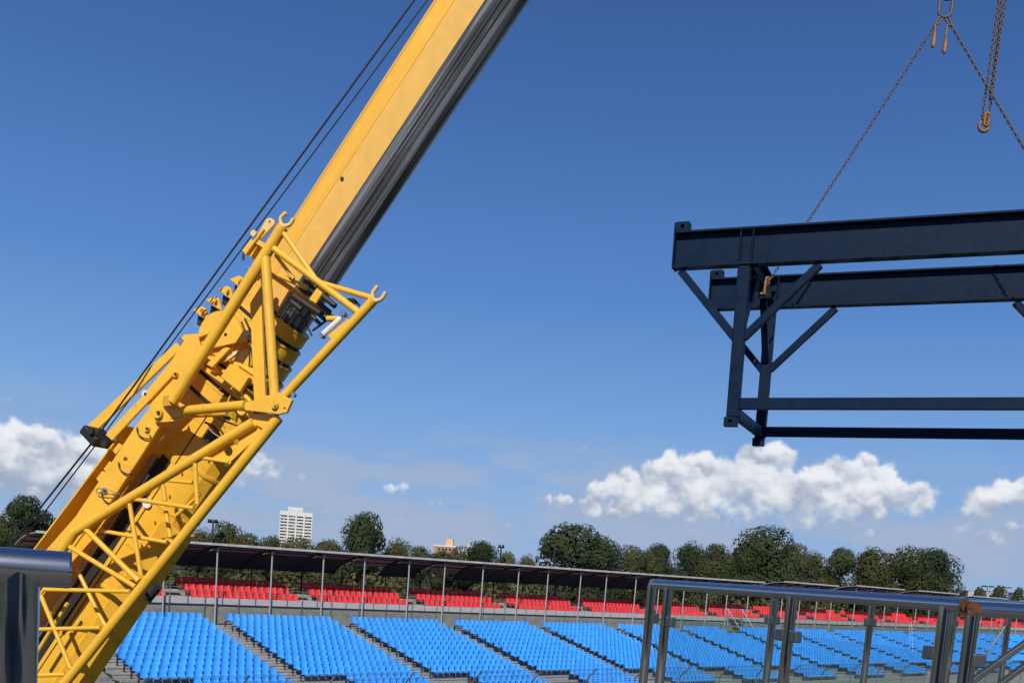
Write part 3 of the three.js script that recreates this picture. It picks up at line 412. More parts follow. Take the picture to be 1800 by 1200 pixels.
{
  const t = thing('chain_sling', 'rusty two leg chain sling with master link holding the steel frame', 'chain sling', [HC.x, HC.y, HC.z]), w = (p) => p.clone().sub(HC);
  const a = w(fr(FLEG + 0.1, -0.46, -FW / 2 - 0.05)), b = w(fr(FL - FLEG - 0.1, -0.46, -FW / 2 - 0.05));
  mesh('master_link', [oval(0.21, 0.36, 0.02, 8, 24).translate(0, 0, 0)], M.chain, t);
  mesh('coupling_link', [oval(0.07, 0.15, 0.014).rotateZ(-0.62).translate(-0.06, -0.2, 0), oval(0.07, 0.15, 0.014).rotateZ(0.55).translate(0.06, -0.2, 0)], M.chain, t);
  mesh('chain', chainGeo(V(-0.1, -0.25, 0), a), M.chain, t); mesh('chain', chainGeo(V(0.1, -0.25, 0.0), b), M.chain, t);
  for (const [x, l] of [[-0.11, 0.10], [0.045, 0.16]]) mesh('shortening_hook', [slab([[-0.018, 0.02], [0.018, 0.02], [0.03, -0.1], [0.026, -0.16], [0.01, -0.19], [-0.012, -0.19], [-0.028, -0.15], [-0.026, -0.1]], 0.045, 0.012).translate(x, -0.27 - l, 0.02), rod(V(x, -0.26, 0.02), V(x, -0.3 - l, 0.02), 0.013, 6)], M.hook, t);
  for (const [p, s] of [[a, 1], [b, -1]]) mesh('shackle', [oval(0.13, 0.24, 0.022).rotateY(1.2).translate(p.x, p.y - 0.02, p.z), rod(V(p.x - 0.09, p.y - 0.1, p.z), V(p.x + 0.09, p.y - 0.1, p.z), 0.022, 8), oval(0.09, 0.14, 0.02).rotateY(0.2).translate(p.x + 0.02 * s, p.y + 0.08, p.z)], M.hook, t);
  const tip = V(0, 11.6, 0), h = thing('crane_hook', 'black crane hook block at the top edge of the picture', 'crane hook', [HC.x, HC.y, HC.z]);
  mesh('hook', hookG(0.13, 0.045).translate(0, 0.22, 0), M.black, h); mesh('block', [rbox(0.5, 0.7, 0.3, 0, 0.9, 0, 0.06), rod(V(0, 0.5, 0), V(0, 0.7, 0), 0.06)], M.black, h); mesh('outrigger_plate', rbox(1.1, 0.12, 0.06, 0.42, 0.86, 0.12, 0.01), M.black, h);
  mesh('hoist_rope', [rod(V(-0.14, 1.2, 0), V(-0.14, 11.2, 0), 0.014, 6), rod(V(0.14, 1.2, 0), V(0.14, 11.2, 0), 0.014, 6)], M.rope, h);
  // spare legs, doubled up, hanging beside it
  const z = HC.z + 0.15, p0 = atZ(1732, 208, z), s = thing('spare_chain_leg', 'bundle of spare chain hanging straight down with an orange brown hook', 'chain', [p0.x, p0.y, p0.z]), up = HC.y + 0.82 - p0.y;
  mesh('chain', chainGeo(V(-0.035, -0.02, 0), V(-0.0, up, 0)), M.chain, s); mesh('chain', chainGeo(V(0.04, 0.0, 0.02), V(0.075, up, 0.02)), M.chain, s); mesh('chain', chainGeo(V(0.045, 0.25, -0.03), V(0.03, up, -0.03)), M.chain, s);
  mesh('hook', [hookG(0.062, 0.024).translate(0.0, -0.1, 0), oval(0.1, 0.2, 0.02).translate(0.02, -0.02, 0.02), rbox(0.07, 0.1, 0.05, 0, 0.02, 0, 0.02)], M.hook, s);
}

// ---------------------------------------------------------------- the mobile crane; its own x runs along the boom's plan line, z towards the rail
const CP = atZ(633.5, 340, -17), CYAW = Math.atan2(HC.z - CP.z, HC.x - CP.x);
const HD = V(Math.cos(CYAW), 0, Math.sin(CYAW)), NB = V(-Math.sin(CYAW), 0, Math.cos(CYAW));
const crane = thing('mobile_crane', 'yellow mobile crane with raised telescopic boom and lattice jib folded alongside', 'crane', [CP.x - HD.x * 7.4, 0, CP.z - HD.z * 7.4]);
crane.rotation.y = -CYAW;
const C0 = crane.position;
const Lc = (x, y, v) => { const d = ray(x, y), o = camera.position, t = (CP.clone().sub(o).dot(NB) + v) / d.dot(NB), p = d.multiplyScalar(t).add(o).sub(C0); return V(p.dot(HD), p.y, v); };
const A0 = Lc(633.5, 340, 0), SD = Lc(859, 0, 0).sub(A0).normalize(), UD = V(-SD.y, SD.x, 0);
const K = 1.12, B = (s, u, v) => A0.clone().addScaledVector(SD, s).addScaledVector(UD, u * K).add(V(0, 0, v * K));
const SU = (x, y, v) => { const p = Lc(x, y, v).sub(A0); return [p.dot(SD), p.dot(UD)]; };
const pxm = (x, y, v) => { const p = Lc(x, y, v); return F / C0.clone().addScaledVector(HD, p.x).add(V(0, p.y, 0)).addScaledVector(NB, v).sub(camera.position).dot(fw); };   // photo pixels per metre there
function loft(prof, s0, s1, { k0 = 1, k1 = 1, caps = true, closed = true, crease = 0.5 } = {}) {
  const n = prof.length, pos = [], uv = []; let run = 0; const w = [0]; for (let i = 1; i <= n; i++) { const a = prof[i - 1], b = prof[i % n]; run += Math.hypot(a[0] - b[0], a[1] - b[1]); w.push(run); }
  const P = (i, e) => { const [u, v] = prof[i % n], k = e ? k1 : k0; return B(e ? s1 : s0, u * k, v * k); };
  for (let i = 0; i < (closed ? n : n - 1); i++) { const q = [[i, 0], [i + 1, 0], [i + 1, 1], [i, 0], [i + 1, 1], [i, 1]]; for (const [a, e] of q) { const p = P(a, e); pos.push(p.x, p.y, p.z); uv.push(e ? s1 : s0, w[a]); } }
  if (caps) for (const e of [0, 1]) for (let i = 1; i + 1 < n; i++) for (const a of e ? [0, i, i + 1] : [0, i + 1, i]) { const p = P(a, e); pos.push(p.x, p.y, p.z); uv.push(prof[a][0], prof[a][1]); }
  let g = new THREE.BufferGeometry(); g.setAttribute('position', new THREE.Float32BufferAttribute(pos, 3)); g.setAttribute('uv', new THREE.Float32BufferAttribute(uv, 2)); g.computeVertexNormals(); g = toCreasedNormals(g, crease); g.userData = { keep: true }; return g;
}
const both = (near) => [...near, ...near.slice(1, -1).reverse().map(([u, v]) => [u, -v])];
const flip = (g) => { const p = g.attributes.position; return p && g; };
const loops = (pts, r) => tubeThrough(pts, r, 6, 30, 0.5);
// plates given by photo points lie in a plane v metres in front of the boom's centre
const plate = (pts, v, t, holes = [], bev = 0.008) => slab(pts.map(([x, y]) => { const p = Lc(x, y, v + t / 2); return [p.x, p.y]; }), t, bev, holes.map(([x, y, r]) => { const p = Lc(x, y, v + t / 2); return [p.x, p.y, r / pxm(x, y, v)]; })).translate(0, 0, v);
const tube = (a, b, rpx, v, v2 = v, seg = 14) => rod(Lc(a[0], a[1], v), Lc(b[0], b[1], v2), rpx / pxm(...a, v), seg);
const disc = (x, y, v, rpx, t, seg = 24) => { const p = Lc(x, y, v); return new THREE.CylinderGeometry(rpx / pxm(x, y, v), rpx / pxm(x, y, v), t, seg).rotateX(Math.PI / 2).translate(p.x, p.y, v); };
{
  const sTip = (() => { const hx = V(HC.x, 0, HC.z).sub(V(C0.x, 0, C0.z)).dot(HD); return (hx - A0.x) / SD.x; })();
  const [sCol] = SU(470, 590, 0), sPivot = (2.7 - A0.y) / SD.y;
  // inner section
  const boom = sub('telescopic_boom', crane);
  const squash = (l) => l.map(([u, v]) => [u, v * 0.84]), upper = squash([[-0.15, -0.375], [0.19, -0.42], [0.42, -0.4], [0.5, -0.32], [0.5, 0.32], [0.42, 0.4], [0.19, 0.42]]), dustyFacet = squash([[0.19, 0.42], [0.02, 0.408], [-0.15, 0.375]]), lower = squash([[-0.15, 0.375], [-0.155, 0.385], [-0.175, 0.375], [-0.25, 0.31], [-0.36, 0.225], [-0.44, 0.12], [-0.47, 0], [-0.44, -0.12], [-0.36, -0.225], [-0.25, -0.31], [-0.17, -0.36], [-0.15, -0.375]]);
  mesh('boom_shell', loft(upper, sCol - 1.2, sTip - 0.1, { caps: false, closed: false }), M.boom, boom);
  mesh('dusty_facet', loft(dustyFacet, sCol - 1.2, sTip - 0.1, { caps: false, closed: false }), M.dusty, boom);
  mesh('greased_underside', loft(lower, sCol - 1.2, sTip - 0.1, { caps: false, closed: false, crease: 1.2 }), M.grease, boom);
  mesh('boom_head', [loft(both([[0.6, 0], [0.6, 0.38], [-0.5, 0.38], [-0.6, 0]]), sTip - 0.3, sTip + 0.25)], M.yellow, boom);
  for (const v of [-0.18, 0.18]) mesh('head_sheave', new THREE.CylinderGeometry(0.28, 0.28, 0.07, 24).rotateX(Math.PI / 2).applyMatrix4(new THREE.Matrix4().setPosition(B(sTip + 0.3, 0.1, v))), M.black, boom);
  mesh('lock_hole', disc(601, 314, 0.398, 3.2, 0.02), M.black, boom);
  // seam strips and rubbed marks along the flank
  mesh('seam', [loft([[0.425, 0.336], [0.419, 0.342], [0.413, 0.336]], sCol - 1, sTip - 0.2), loft([[0.197, 0.352], [0.19, 0.359], [0.183, 0.352]], sCol - 1, sTip - 0.2)], M.boom, boom);
  // nested collars at the head of the base section
  const col = sub('boom_collars', crane), cp = both([[0.62, 0], [0.62, 0.36], [0.52, 0.45], [-0.05, 0.46], [-0.3, 0.41], [-0.47, 0.31], [-0.57, 0.17], [-0.6, 0]]);
  for (let k = 0; k < 6; k++) {
    const s1 = sCol + (0.36 - 0.27 * k) * K, f = 0.88 + 0.045 * k;
    mesh('collar', [loft(cp, s1 - 0.24, s1, { k0: f, k1: f }), loft(cp, s1 - 0.03, s1 - 0.008, { k0: f * 1.02, k1: f * 1.02 })], M.yellow, col);
    mesh('collar_gap', loft(cp, s1 - 0.31, s1 - 0.2, { k0: f * 0.965, k1: f * 0.965, caps: false }), M.black, col);
    for (let q = 0; q < 5; q++) { const a = -0.15 - q * 0.1, v = (0.45 - (q > 1 ? (q - 1) * 0.1 : 0)) * f; mesh('wear_pad', [rbox(0.05, 0.06, 0.05).rotateZ(Math.atan2(SD.y, SD.x)).translate(...B(s1 + 0.03, a * f, v - 0.02).toArray())], M.brown, col); }
    if (k < 4) { const cx = [419, 398, 377, 354][k], cy = [494, 512, 530, 548][k]; mesh('lug', plate([[-17, -4], [-5, -8], [0, -10], [6, -7], [8, -1], [12, 16], [4, 12]].map(([a, b]) => [cx + a, cy + b]), 0.34, 0.05), M.yellow, col); mesh('lug_pin', disc(cx + 1, cy - 2, 0.4, 3.2, 0.06), M.yellow, col); mesh('lug_block', plate([[-7, 6], [6, 14], [4, 30], [-9, 22]].map(([a, b]) => [cx + a, cy + b]), 0.1, 0.3), M.brown, col); }
  }
  // base section
  const base = sub('base_section', crane), sB = sCol - 1.1;
  const bp = both([[0.66, 0], [0.66, 0.32], [0.58, 0.4], [-0.16, 0.4], [-0.42, 0.37], [-0.6, 0.29], [-0.72, 0.16], [-0.76, 0]]);
  mesh('base_box', loft(bp, sPivot - 1.2, sB, { crease: 0.4 }), M.yellow, base);
  mesh('front_collar', loft(bp, sB - 0.12, sB + 0.02, { k0: 1.06, k1: 1.06 }), M.yellow, base);
  for (const [a, b] of [[1.3, 1.36], [2.2, 2.24], [3.1, 3.14], [4, 4.04]]) mesh('stiffening_band', loft(both([[-0.2, 0.412], [-0.42, 0.382], [-0.61, 0.302], [-0.735, 0.17], [-0.78, 0]]).concat(), sB - b, sB - a, { caps: true }), M.yellow, base);
  const [, uR] = [0, 0.14];
  mesh('slide_rail', loft([[uR + 0.06, 0.4], [uR + 0.06, 0.48], [uR - 0.04, 0.48], [uR - 0.04, 0.4]], sPivot, sB - 1.6), M.zinc, base);
  mesh('slide_track', loft([[uR - 0.05, 0.39], [uR - 0.05, 0.415], [uR - 0.23, 0.415], [uR - 0.23, 0.39]], sPivot, sB - 1.5), M.rubber, base);
  mesh('track_edge', loft([[uR + 0.12, 0.4], [uR + 0.12, 0.44], [uR + 0.08, 0.44], [uR + 0.08, 0.4]], sPivot, sB - 1.7), M.yellow, base);
  mesh('panel_joint', [loft([[-0.16, 0.4], [-0.16, 0.407], [-0.175, 0.405], [-0.175, 0.398]], sPivot, sB - 0.3)], M.brown, base);
  mesh('under_cover', loft([[-0.5, 0.39], [-0.78, 0.25], [-0.86, 0.0], [-0.82, -0.05], [-0.74, 0.2], [-0.47, 0.35]], sPivot, SU(330, 950, 0.3)[0]), M.yellow, base);
  mesh('buffer', tube([258, 1052], [276, 1030], 9, 0.35), M.rubber, base);
  mesh('rear_box', [loft(bp, sPivot - 1.2, sPivot + 0.4, { k0: 1.12, k1: 1.12 })], M.yellow, base);
  // upper side plate with pin holes
  const sp = sub('side_plate', crane), V1 = 0.95;
  mesh('plate', plate([[322, 598], [346, 588], [352, 610], [335, 645], [318, 680], [292, 706], [298, 742], [283, 744], [244, 806], [186, 893], [140, 945], [60, 1060], [0, 1140], [-30, 1110], [50, 1000], [131, 908], [205, 797], [236, 750], [262, 716], [252, 692], [268, 672], [300, 634]], V1, 0.045, [[220, 807, 5.5]]), M.yellow, sp);
  mesh('edge_flange', [beamBox(Lc(40, 1012, 0.74), Lc(236, 752, 0.74), 0.42, 0.03, UD), beamBox(Lc(150, 936, 0.74), Lc(282, 748, 0.74), 0.4, 0.03, UD)], M.yellow, sp);
  for (const [x, y, r, m] of [[258, 753, 6, M.yellow], [184, 862, 5, M.zinc], [278, 725, 9, M.yellow], [255, 692, 6, M.white], [308, 657, 6, M.yellow]]) { const b = mesh('pin_boss', disc(x, y, V1 + 0.04, r, 0.05), m, sp); mesh('pin', disc(x, y, V1 + 0.075, r * 0.38, 0.03), M.brown, b); }
  for (const [x, y] of [[240, 758], [208, 820], [178, 872]]) mesh('wire_loop', loops([[x, y - 8], [x + 2, y + 4], [x + 12, y + 12], [x + 24, y + 12], [x + 22, y + 6]].map(([a, b]) => Lc(a, b, V1 + 0.06)), 0.011), M.brown, sp);
  mesh('pin_wire', [loops([[184, 862], [172, 858], [170, 866], [196, 868], [210, 866]].map(([a, b]) => Lc(a, b, V1 + 0.1)), 0.008), loops([[190, 860], [202, 866], [214, 870]].map(([a, b]) => Lc(a, b, V1 + 0.11)), 0.006)], M.zinc, sp);
  for (const [x, y] of [[208, 792], [192, 824], [179, 841]]) mesh('edge_bracket', beamBox(Lc(x - 4, y + 4, 0.85), Lc(x + 7, y - 10, 0.85), 0.12, 0.09, UD), M.yellow, sp);
  // openings and fittings on the flank
  const fit = sub('flank_fittings', crane), W1 = 0.455;
  mesh('round_hole', disc(230, 850, W1, 6, 0.01), M.black, fit);
  mesh('opening', plate([[237, 846], [252, 824], [262, 818], [278, 820], [284, 828], [262, 850], [245, 856]], W1 - 0.004, 0.012, [], 0.002), M.black, fit);
  mesh('white_guard', [plate([[238, 846], [254, 825], [262, 836], [247, 853]], W1 + 0.012, 0.02, [], 0.003), disc(258, 884, W1 + 0.02, 9, 0.03)], M.white, fit);
  mesh('hose_bundle', [loops([[360, 742], [372, 748], [384, 762], [380, 772], [366, 766]].map(([a, b]) => Lc(a, b, 0.75)), 0.02), loops([[366, 746], [378, 752], [386, 768], [376, 776]].map(([a, b]) => Lc(a, b, 0.8)), 0.018), rbox(0.2, 0.12, 0.14).rotateZ(0.9).translate(...Lc(370, 768, 0.68).toArray())], M.brown, fit);
  mesh('safety_wire', [loops([[348, 728], [362, 724], [380, 738], [402, 758]].map(([a, b]) => Lc(a, b, 1.0)), 0.006), loops([[366, 752], [376, 762], [386, 768]].map(([a, b]) => Lc(a, b, 1.0)), 0.006)], M.palepaint, fit);
  // sheave cover, its arm and the flat box
  mesh('sheave_cover', [disc(388, 592, 0.72, 44, 0.06, 40), disc(388, 592, 0.76, 33, 0.05, 40)], M.yellow, fit);
  mesh('sheave_hub', disc(393, 590, 0.82, 7, 0.06), M.brown, fit);
  mesh('paint_patch', [plate([[397, 630], [398, 622], [404, 620], [403, 629]], 0.752, 0.006, [], 0.001), plate([[406, 626], [412, 618], [419, 616], [415, 623]], 0.752, 0.006, [], 0.001)], M.white, fit);
  mesh('guide_arm', [plate([[312, 600], [322, 588], [436, 580], [441, 590], [434, 598], [372, 612], [345, 614], [322, 614]], 0.84, 0.06, [[435, 588, 2.4], [396, 588, 4]]), plate([[316, 596], [372, 578], [376, 583], [330, 600]], 0.92, 0.05)], M.yellow, fit);
  mesh('arm_pin', [disc(320, 600, 0.9, 5.5, 0.12), disc(435, 588, 0.9, 4, 0.1)], M.zinc, fit);
  mesh('arm_strut', [plate([[362, 640], [395, 608], [404, 612], [372, 646]], 0.8, 0.06), plate([[385, 634], [404, 624], [440, 610], [446, 640], [430, 650], [404, 636]], 0.7, 0.05)], M.yellow, fit);
  mesh('signal_box', plate([[403, 639], [437, 663], [420, 689], [386, 662]], 0.95, 0.1, [], 0.012), M.yellow, fit);
  mesh('box_bracket', [plate([[405, 632], [446, 648], [452, 668], [440, 676], [404, 640]], 0.86, 0.05), rod(Lc(420, 640, 0.9), Lc(456, 664, 0.9), 0.03, 8), rod(Lc(425, 690, 0.85), Lc(440, 706, 0.85), 0.04, 8), rod(Lc(405, 694, 0.7), Lc(400, 706, 0.7), 0.015, 6)], M.yellow, fit);
  mesh('inner_beam', [beamBox(Lc(350, 640, 0.62), Lc(420, 690, 0.62), 0.1, 0.07), beamBox(Lc(360, 630, 0.62), Lc(430, 676, 0.62), 0.1, 0.05)], M.yellow, fit);

  for (const [pts, r, v] of [[[[430, 560], [442, 590], [446, 630], [440, 670], [452, 705]], 0.018, 0.8], [[[424, 565], [436, 600], [438, 640], [430, 690]], 0.014, 0.85], [[[500, 540], [520, 548], [534, 562], [548, 590]], 0.016, 0.7], [[[360, 700], [378, 730], [400, 742], [430, 752]], 0.015, 0.7]]) mesh('hose', loops(pts.map(([a, b]) => Lc(a, b, v)), r), M.black, fit);
  for (const [x, y] of [[352, 720], [362, 800], [380, 790], [405, 700], [318, 830], [296, 870], [270, 915], [246, 955], [222, 1000], [196, 1040]]) mesh('bolt', disc(x, y, W1 + 0.012, 1.8, 0.03, 8), M.yellow, fit);
  // jib: front frame tubes, back frame tubes
  const jib = sub('lattice_jib', crane), F1 = 1.35, B1 = 0.88;
  const T = (name, a, b, r, v = F1, v2 = v, m = M.yellow) => mesh(name, tube(a, b, r, v, v2), m, jib);
  T('chord', [303, 706], [497, 398], 9.6); T('chord', [496, 700], [658, 526], 8.2); T('upright', [466, 448], [482, 694], 8.8);
  T('chord', [446, 742], [129, 936], 9.2); T('chord', [129, 936], [62, 1034], 9.2); T('chord', [489, 734], [96, 1222], 9.6);
  mesh('flat_upright', beamBox(Lc(448, 470, 1.0), Lc(458, 712, 1.0), 0.06, 0.2, V(1, 0, 0)), M.yellow, jib);
  mesh('joint_ball', [new THREE.SphereGeometry(9.3 / pxm(129, 936, F1), 14, 10).translate(...Lc(129, 936, F1).toArray())], M.yellow, jib);
  for (const [a, b, r, v] of [[[479, 435], [630, 549], 6.2, F1], [[497, 408], [553, 488], 4.5, F1], [[562, 497], [655, 524], 5, F1], [[474, 481], [590, 562], 4.5, B1], [[490, 484], [540, 506], 4.5, 1.1], [[484, 448], [516, 490], 3.2, 1.2], [[590, 520], [632, 548], 4, B1], [[575, 560], [600, 560], 5, 1.1],
    [[345, 803], [402, 812], 3.6, F1], [[342, 806], [346, 886], 4.2, F1], [[293, 844], [338, 848], 3.4, B1], [[285, 848], [290, 880], 4, B1], [[234, 877], [340, 893], 3.8, F1], [[227, 884], [247, 1010], 4, F1], [[291, 898], [299, 944], 4, B1], [[174, 932], [293, 953], 3.6, 1.15], [[150, 930], [243, 1021], 5, F1], [[122, 961], [237, 1031], 4.4, F1], [[78, 1036], [228, 1039], 3.8, F1], [[134, 999], [172, 1077], 3.6, B1], [[172, 1077], [185, 1100], 3.4, B1], [[119, 1036], [86, 1082], 3.4, B1], [[71, 1046], [123, 1174], 4, F1], [[66, 1106], [176, 1103], 3.7, F1], [[60, 1187], [114, 1185], 3.8, F1], [[62, 1150], [118, 1060], 3.2, B1], [[200, 985], [262, 960], 3.2, B1], [[310, 905], [352, 868], 3, B1]]) T('brace', a, b, r, v);
  for (const [a, b, r] of [[[342, 808], [338, 815], 3.4], [[228, 884], [224, 892], 3.4], [[243, 1015], [235, 1010], 3.4], [[402, 812], [398, 818], 3.4], [[300, 950], [292, 948], 3.4], [[470, 700], [466, 700], 5], [[464, 470], [452, 476], 4]]) T('spreader', a, b, r, F1, B1 - 0.1);
  for (const [c, a, b] of [[[496, 396], [[491, 392], [493, 384], [503, 373]], [[501, 400], [508, 395], [516, 384]]], [[657, 527], [[652, 524], [655, 515], [664, 502]], [[662, 530], [669, 526], [678, 513]]]]) mesh('fork', [loops([a[2], a[1], c, b[1], b[2]].map(([x, y]) => Lc(x, y, F1)), 0.03)], M.palepaint, jib);
  mesh('hook_plate', plate([[558, 503], [570, 509], [554, 533], [542, 526]], 1.3, 0.05), M.yellow, jib);
  mesh('gusset', plate([[429, 708], [487, 689], [513, 703], [503, 725], [490, 728], [430, 721]], F1 + 0.12, 0.06, [[500, 717, 3]]), M.yellow, jib);
  mesh('gusset', plate([[432, 726], [488, 728], [480, 744], [462, 754], [440, 742]], F1 - 0.03, 0.06), M.yellow, jib);
  mesh('gusset_pin', [disc(483, 711, F1 + 0.17, 7, 0.06), disc(483, 711, F1 + 0.21, 2.4, 0.04)], M.yellow, jib); mesh('pin_eye', disc(516, 694, F1, 4, 0.06), M.zinc, jib);
  mesh('web_plate', plate([[346, 803], [444, 750], [480, 742], [404, 812]], F1 - 0.06, 0.03, [[414, 776, 6.5], [401, 793, 9]], 0.004), M.yellow, jib);
  mesh('link_tube', [tube([322, 722], [432, 712], 8.5, 1.1, F1), tube([326, 729], [398, 726], 5.5, 0.9), disc(430, 722, F1 - 0.1, 9, 0.2)], M.yellow, jib);
  mesh('clevis', [plate([[262, 722], [266, 706], [290, 700], [296, 704], [302, 690], [306, 702], [322, 712], [326, 730], [296, 736], [322, 738], [290, 742], [272, 742]], 1.02, 0.07), disc(278, 726, 1.08, 9, 0.08)], M.yellow, jib); mesh('clevis_pin', disc(278, 725, 1.13, 3, 0.04), M.brown, jib);
  mesh('chord_foot', beamBox(Lc(303, 704, F1), Lc(292, 706, 1.05), 0.12, 0.16), M.yellow, jib);
  // dark rollers and the pale hydraulic cylinder between the chords
  for (const [a, b, r] of [[[534, 494], [556, 507], 5], [[527, 505], [546, 517], 4.5], [[516, 520], [540, 536], 5], [[512, 530], [530, 544], 4.5], [[536, 534], [566, 553], 5], [[565, 518], [589, 538], 5], [[558, 531], [580, 549], 4.5], [[556, 548], [570, 561], 4], [[548, 555], [563, 570], 3.5]]) mesh('roller', tube(a, b, r, 0.98), M.brown, jib);
  mesh('roller_arm', tube([549, 581], [578, 560], 2, 0.95), M.rubber, jib); mesh('hydraulic_cylinder', [tube([566, 589], [598, 560], 5, 1.25), tube([596, 562], [604, 552], 2.5, 1.25)], M.white, jib); mesh('cylinder_clevis', [disc(604, 552, 1.25, 4.5, 0.1), disc(566, 590, 1.25, 4.5, 0.1)], M.zinc, jib);
  mesh('side_gusset', plate([[575, 590], [610, 560], [618, 566], [588, 602]], F1 - 0.1, 0.05), M.yellow, jib); for (let k = 0; k < 4; k++) mesh('hose', loops([[607 + k * 3, 526 + k * 2], [622 + k * 2, 526 + k * 3], [632, 536 + k]].map(([a, b]) => Lc(a, b, 1.2 + 0.03 * k)), 0.01), M.black, jib);
  // latch on the upper chord
  const la = sub('jib_latch', crane), cap = (x0, y0, x1, y1, r) => { const o = [], a = Math.atan2(y1 - y0, x1 - x0); for (let i = 0; i <= 8; i++) { const t = a - Math.PI / 2 + Math.PI * i / 8; o.push([x1 + Math.cos(t) * r, y1 + Math.sin(t) * r]); } for (let i = 0; i <= 8; i++) { const t = a + Math.PI / 2 + Math.PI * i / 8; o.push([x0 + Math.cos(t) * r * 0.6, y0 + Math.sin(t) * r * 0.6]); } return o.reverse(); };
  mesh('latch_plate', plate(cap(456, 414, 473, 391, 8.5), F1 + 0.02, 0.05, [[473, 390, 2.2]]), M.palepaint, la); mesh('latch_disc', disc(447, 411, F1, 5.5, 0.08), M.palepaint, la);
  mesh('latch_box', [plate([[424, 440], [440, 420], [454, 428], [440, 452]], F1 - 0.05, 0.14), beamBox(Lc(431, 447, F1 + 0.06), Lc(464, 402, F1 + 0.06), 0.05, 0.035), beamBox(Lc(450, 424, F1), Lc(468, 434, F1), 0.1, 0.07)], M.yellow, la); mesh('latch_foot', tube([428, 444], [427, 457], 2.2, F1), M.brown, la);
  // rope guide arm with its black roller block
  const ga = sub('rope_guide', crane);
  mesh('guide_bar', plate([[308, 602], [318, 612], [163, 762], [148, 752]], 0.7, 0.05), M.yellow, ga); mesh('guide_bar', plate([[296, 646], [308, 654], [196, 774], [184, 764]], 1.0, 0.05), M.yellow, ga);
  mesh('roller_block', [beamBox(Lc(160, 756, 0.85), Lc(184, 782, 0.85), 0.5, 0.17, UD, 0.03)], M.black, ga); mesh('roller_end', [disc(160, 757, 1.13, 6, 0.06), disc(183, 780, 1.13, 6, 0.06)], M.rubber, ga);
  // hoist ropes over the boom's back
  const rope = (pts, r) => pts.slice(1).map((q, i) => rod(pts[i], q, r, 8));
  const top = B(sTip - 0.1, 0.72, 0);
  mesh('hoist_rope', rope([Lc(980, -390, 0.14), Lc(728, 0, 0.14), Lc(172, 764, 0.9), Lc(-60, 1056, 0.7)], 0.016), M.rope, crane); mesh('hoist_rope', rope([Lc(1000, -390, -0.14), Lc(751, 0, -0.14), Lc(178, 768, 0.8), Lc(-52, 1070, 0.6)], 0.011), M.rope, crane);
  // carrier below the picture
  const px = B(sPivot, 0, 0).x, car = sub('carrier', crane);
  mesh('slewing_deck', [rbox(4.6, 1.3, 2.4, px + 0.4, 2.1, 0, 0.1), new THREE.CylinderGeometry(1.1, 1.1, 0.4, 28).translate(px + 0.8, 1.35, 0)], M.yellow, car); mesh('chassis', rbox(11.5, 0.7, 2.5, px + 2.2, 0.95, 0, 0.08), M.black, car); mesh('cab', rbox(1.9, 1.6, 2.5, px + 7.4, 1.7, 0, 0.15), M.yellow, car); mesh('counterweight', rbox(1.2, 1.4, 2.7, px - 2.2, 2.2, 0, 0.1), M.yellow, car);
  for (const x of [-2.4, -0.8, 1.6, 4.4, 6.2]) for (const z of [-1.1, 1.1]) { const w = mesh('wheel', new THREE.CylinderGeometry(0.62, 0.62, 0.36, 24).rotateX(Math.PI / 2).translate(px + x, 0.62, z), M.rubber, car); }
}

// ---------------------------------------------------------------- the terrace the picture is taken from: deck, pavilion behind, steel and glass balustrades
const DK = EYE - 1.16;
setting(mesh('terrace_deck', [box(26, 0.22, 19.2, 2, DK - 0.11, 2.6), ...[-10, -3, 4, 11].flatMap((x) => [-6, 2, 10].map((z) => box(0.35, DK - 0.22, 0.35, x, (DK - 0.22) / 2, z)))], std([0.13, 0.125, 0.12], 0.8, { map: concreteTex }), scene));
{
  const t = thing('pavilion', 'dark grey pavilion wall behind the terrace', 'building', [2, DK, 9]);
  mesh('wall', box(19, 4.2, 0.3, -7.3, 2.1, 0.6), M.wall, t); mesh('roof', box(20, 0.3, 5, -7.3, 4.36, 2.6), M.wall, t); mesh('wing_wall', box(10.5, 4.2, 0.3, 11, 2.1, 0.6), M.wall, t); mesh('wing_roof', box(11, 0.3, 5, 11, 4.36, 2.6), M.wall, t); for (let k = 0; k < 9; k++) if (k !== 5) { const w = mesh('window', box(2.5, 0.9, 0.06, -12.6 + k * 3.15, 3.1, 0.42), M.pane, t); mesh('frame', [box(2.7, 0.1, 0.12, -12.6 + k * 3.15, 3.6, 0.4), box(0.1, 1.0, 0.12, -13.9 + k * 3.15, 3.1, 0.4)], M.pole, w); }
}
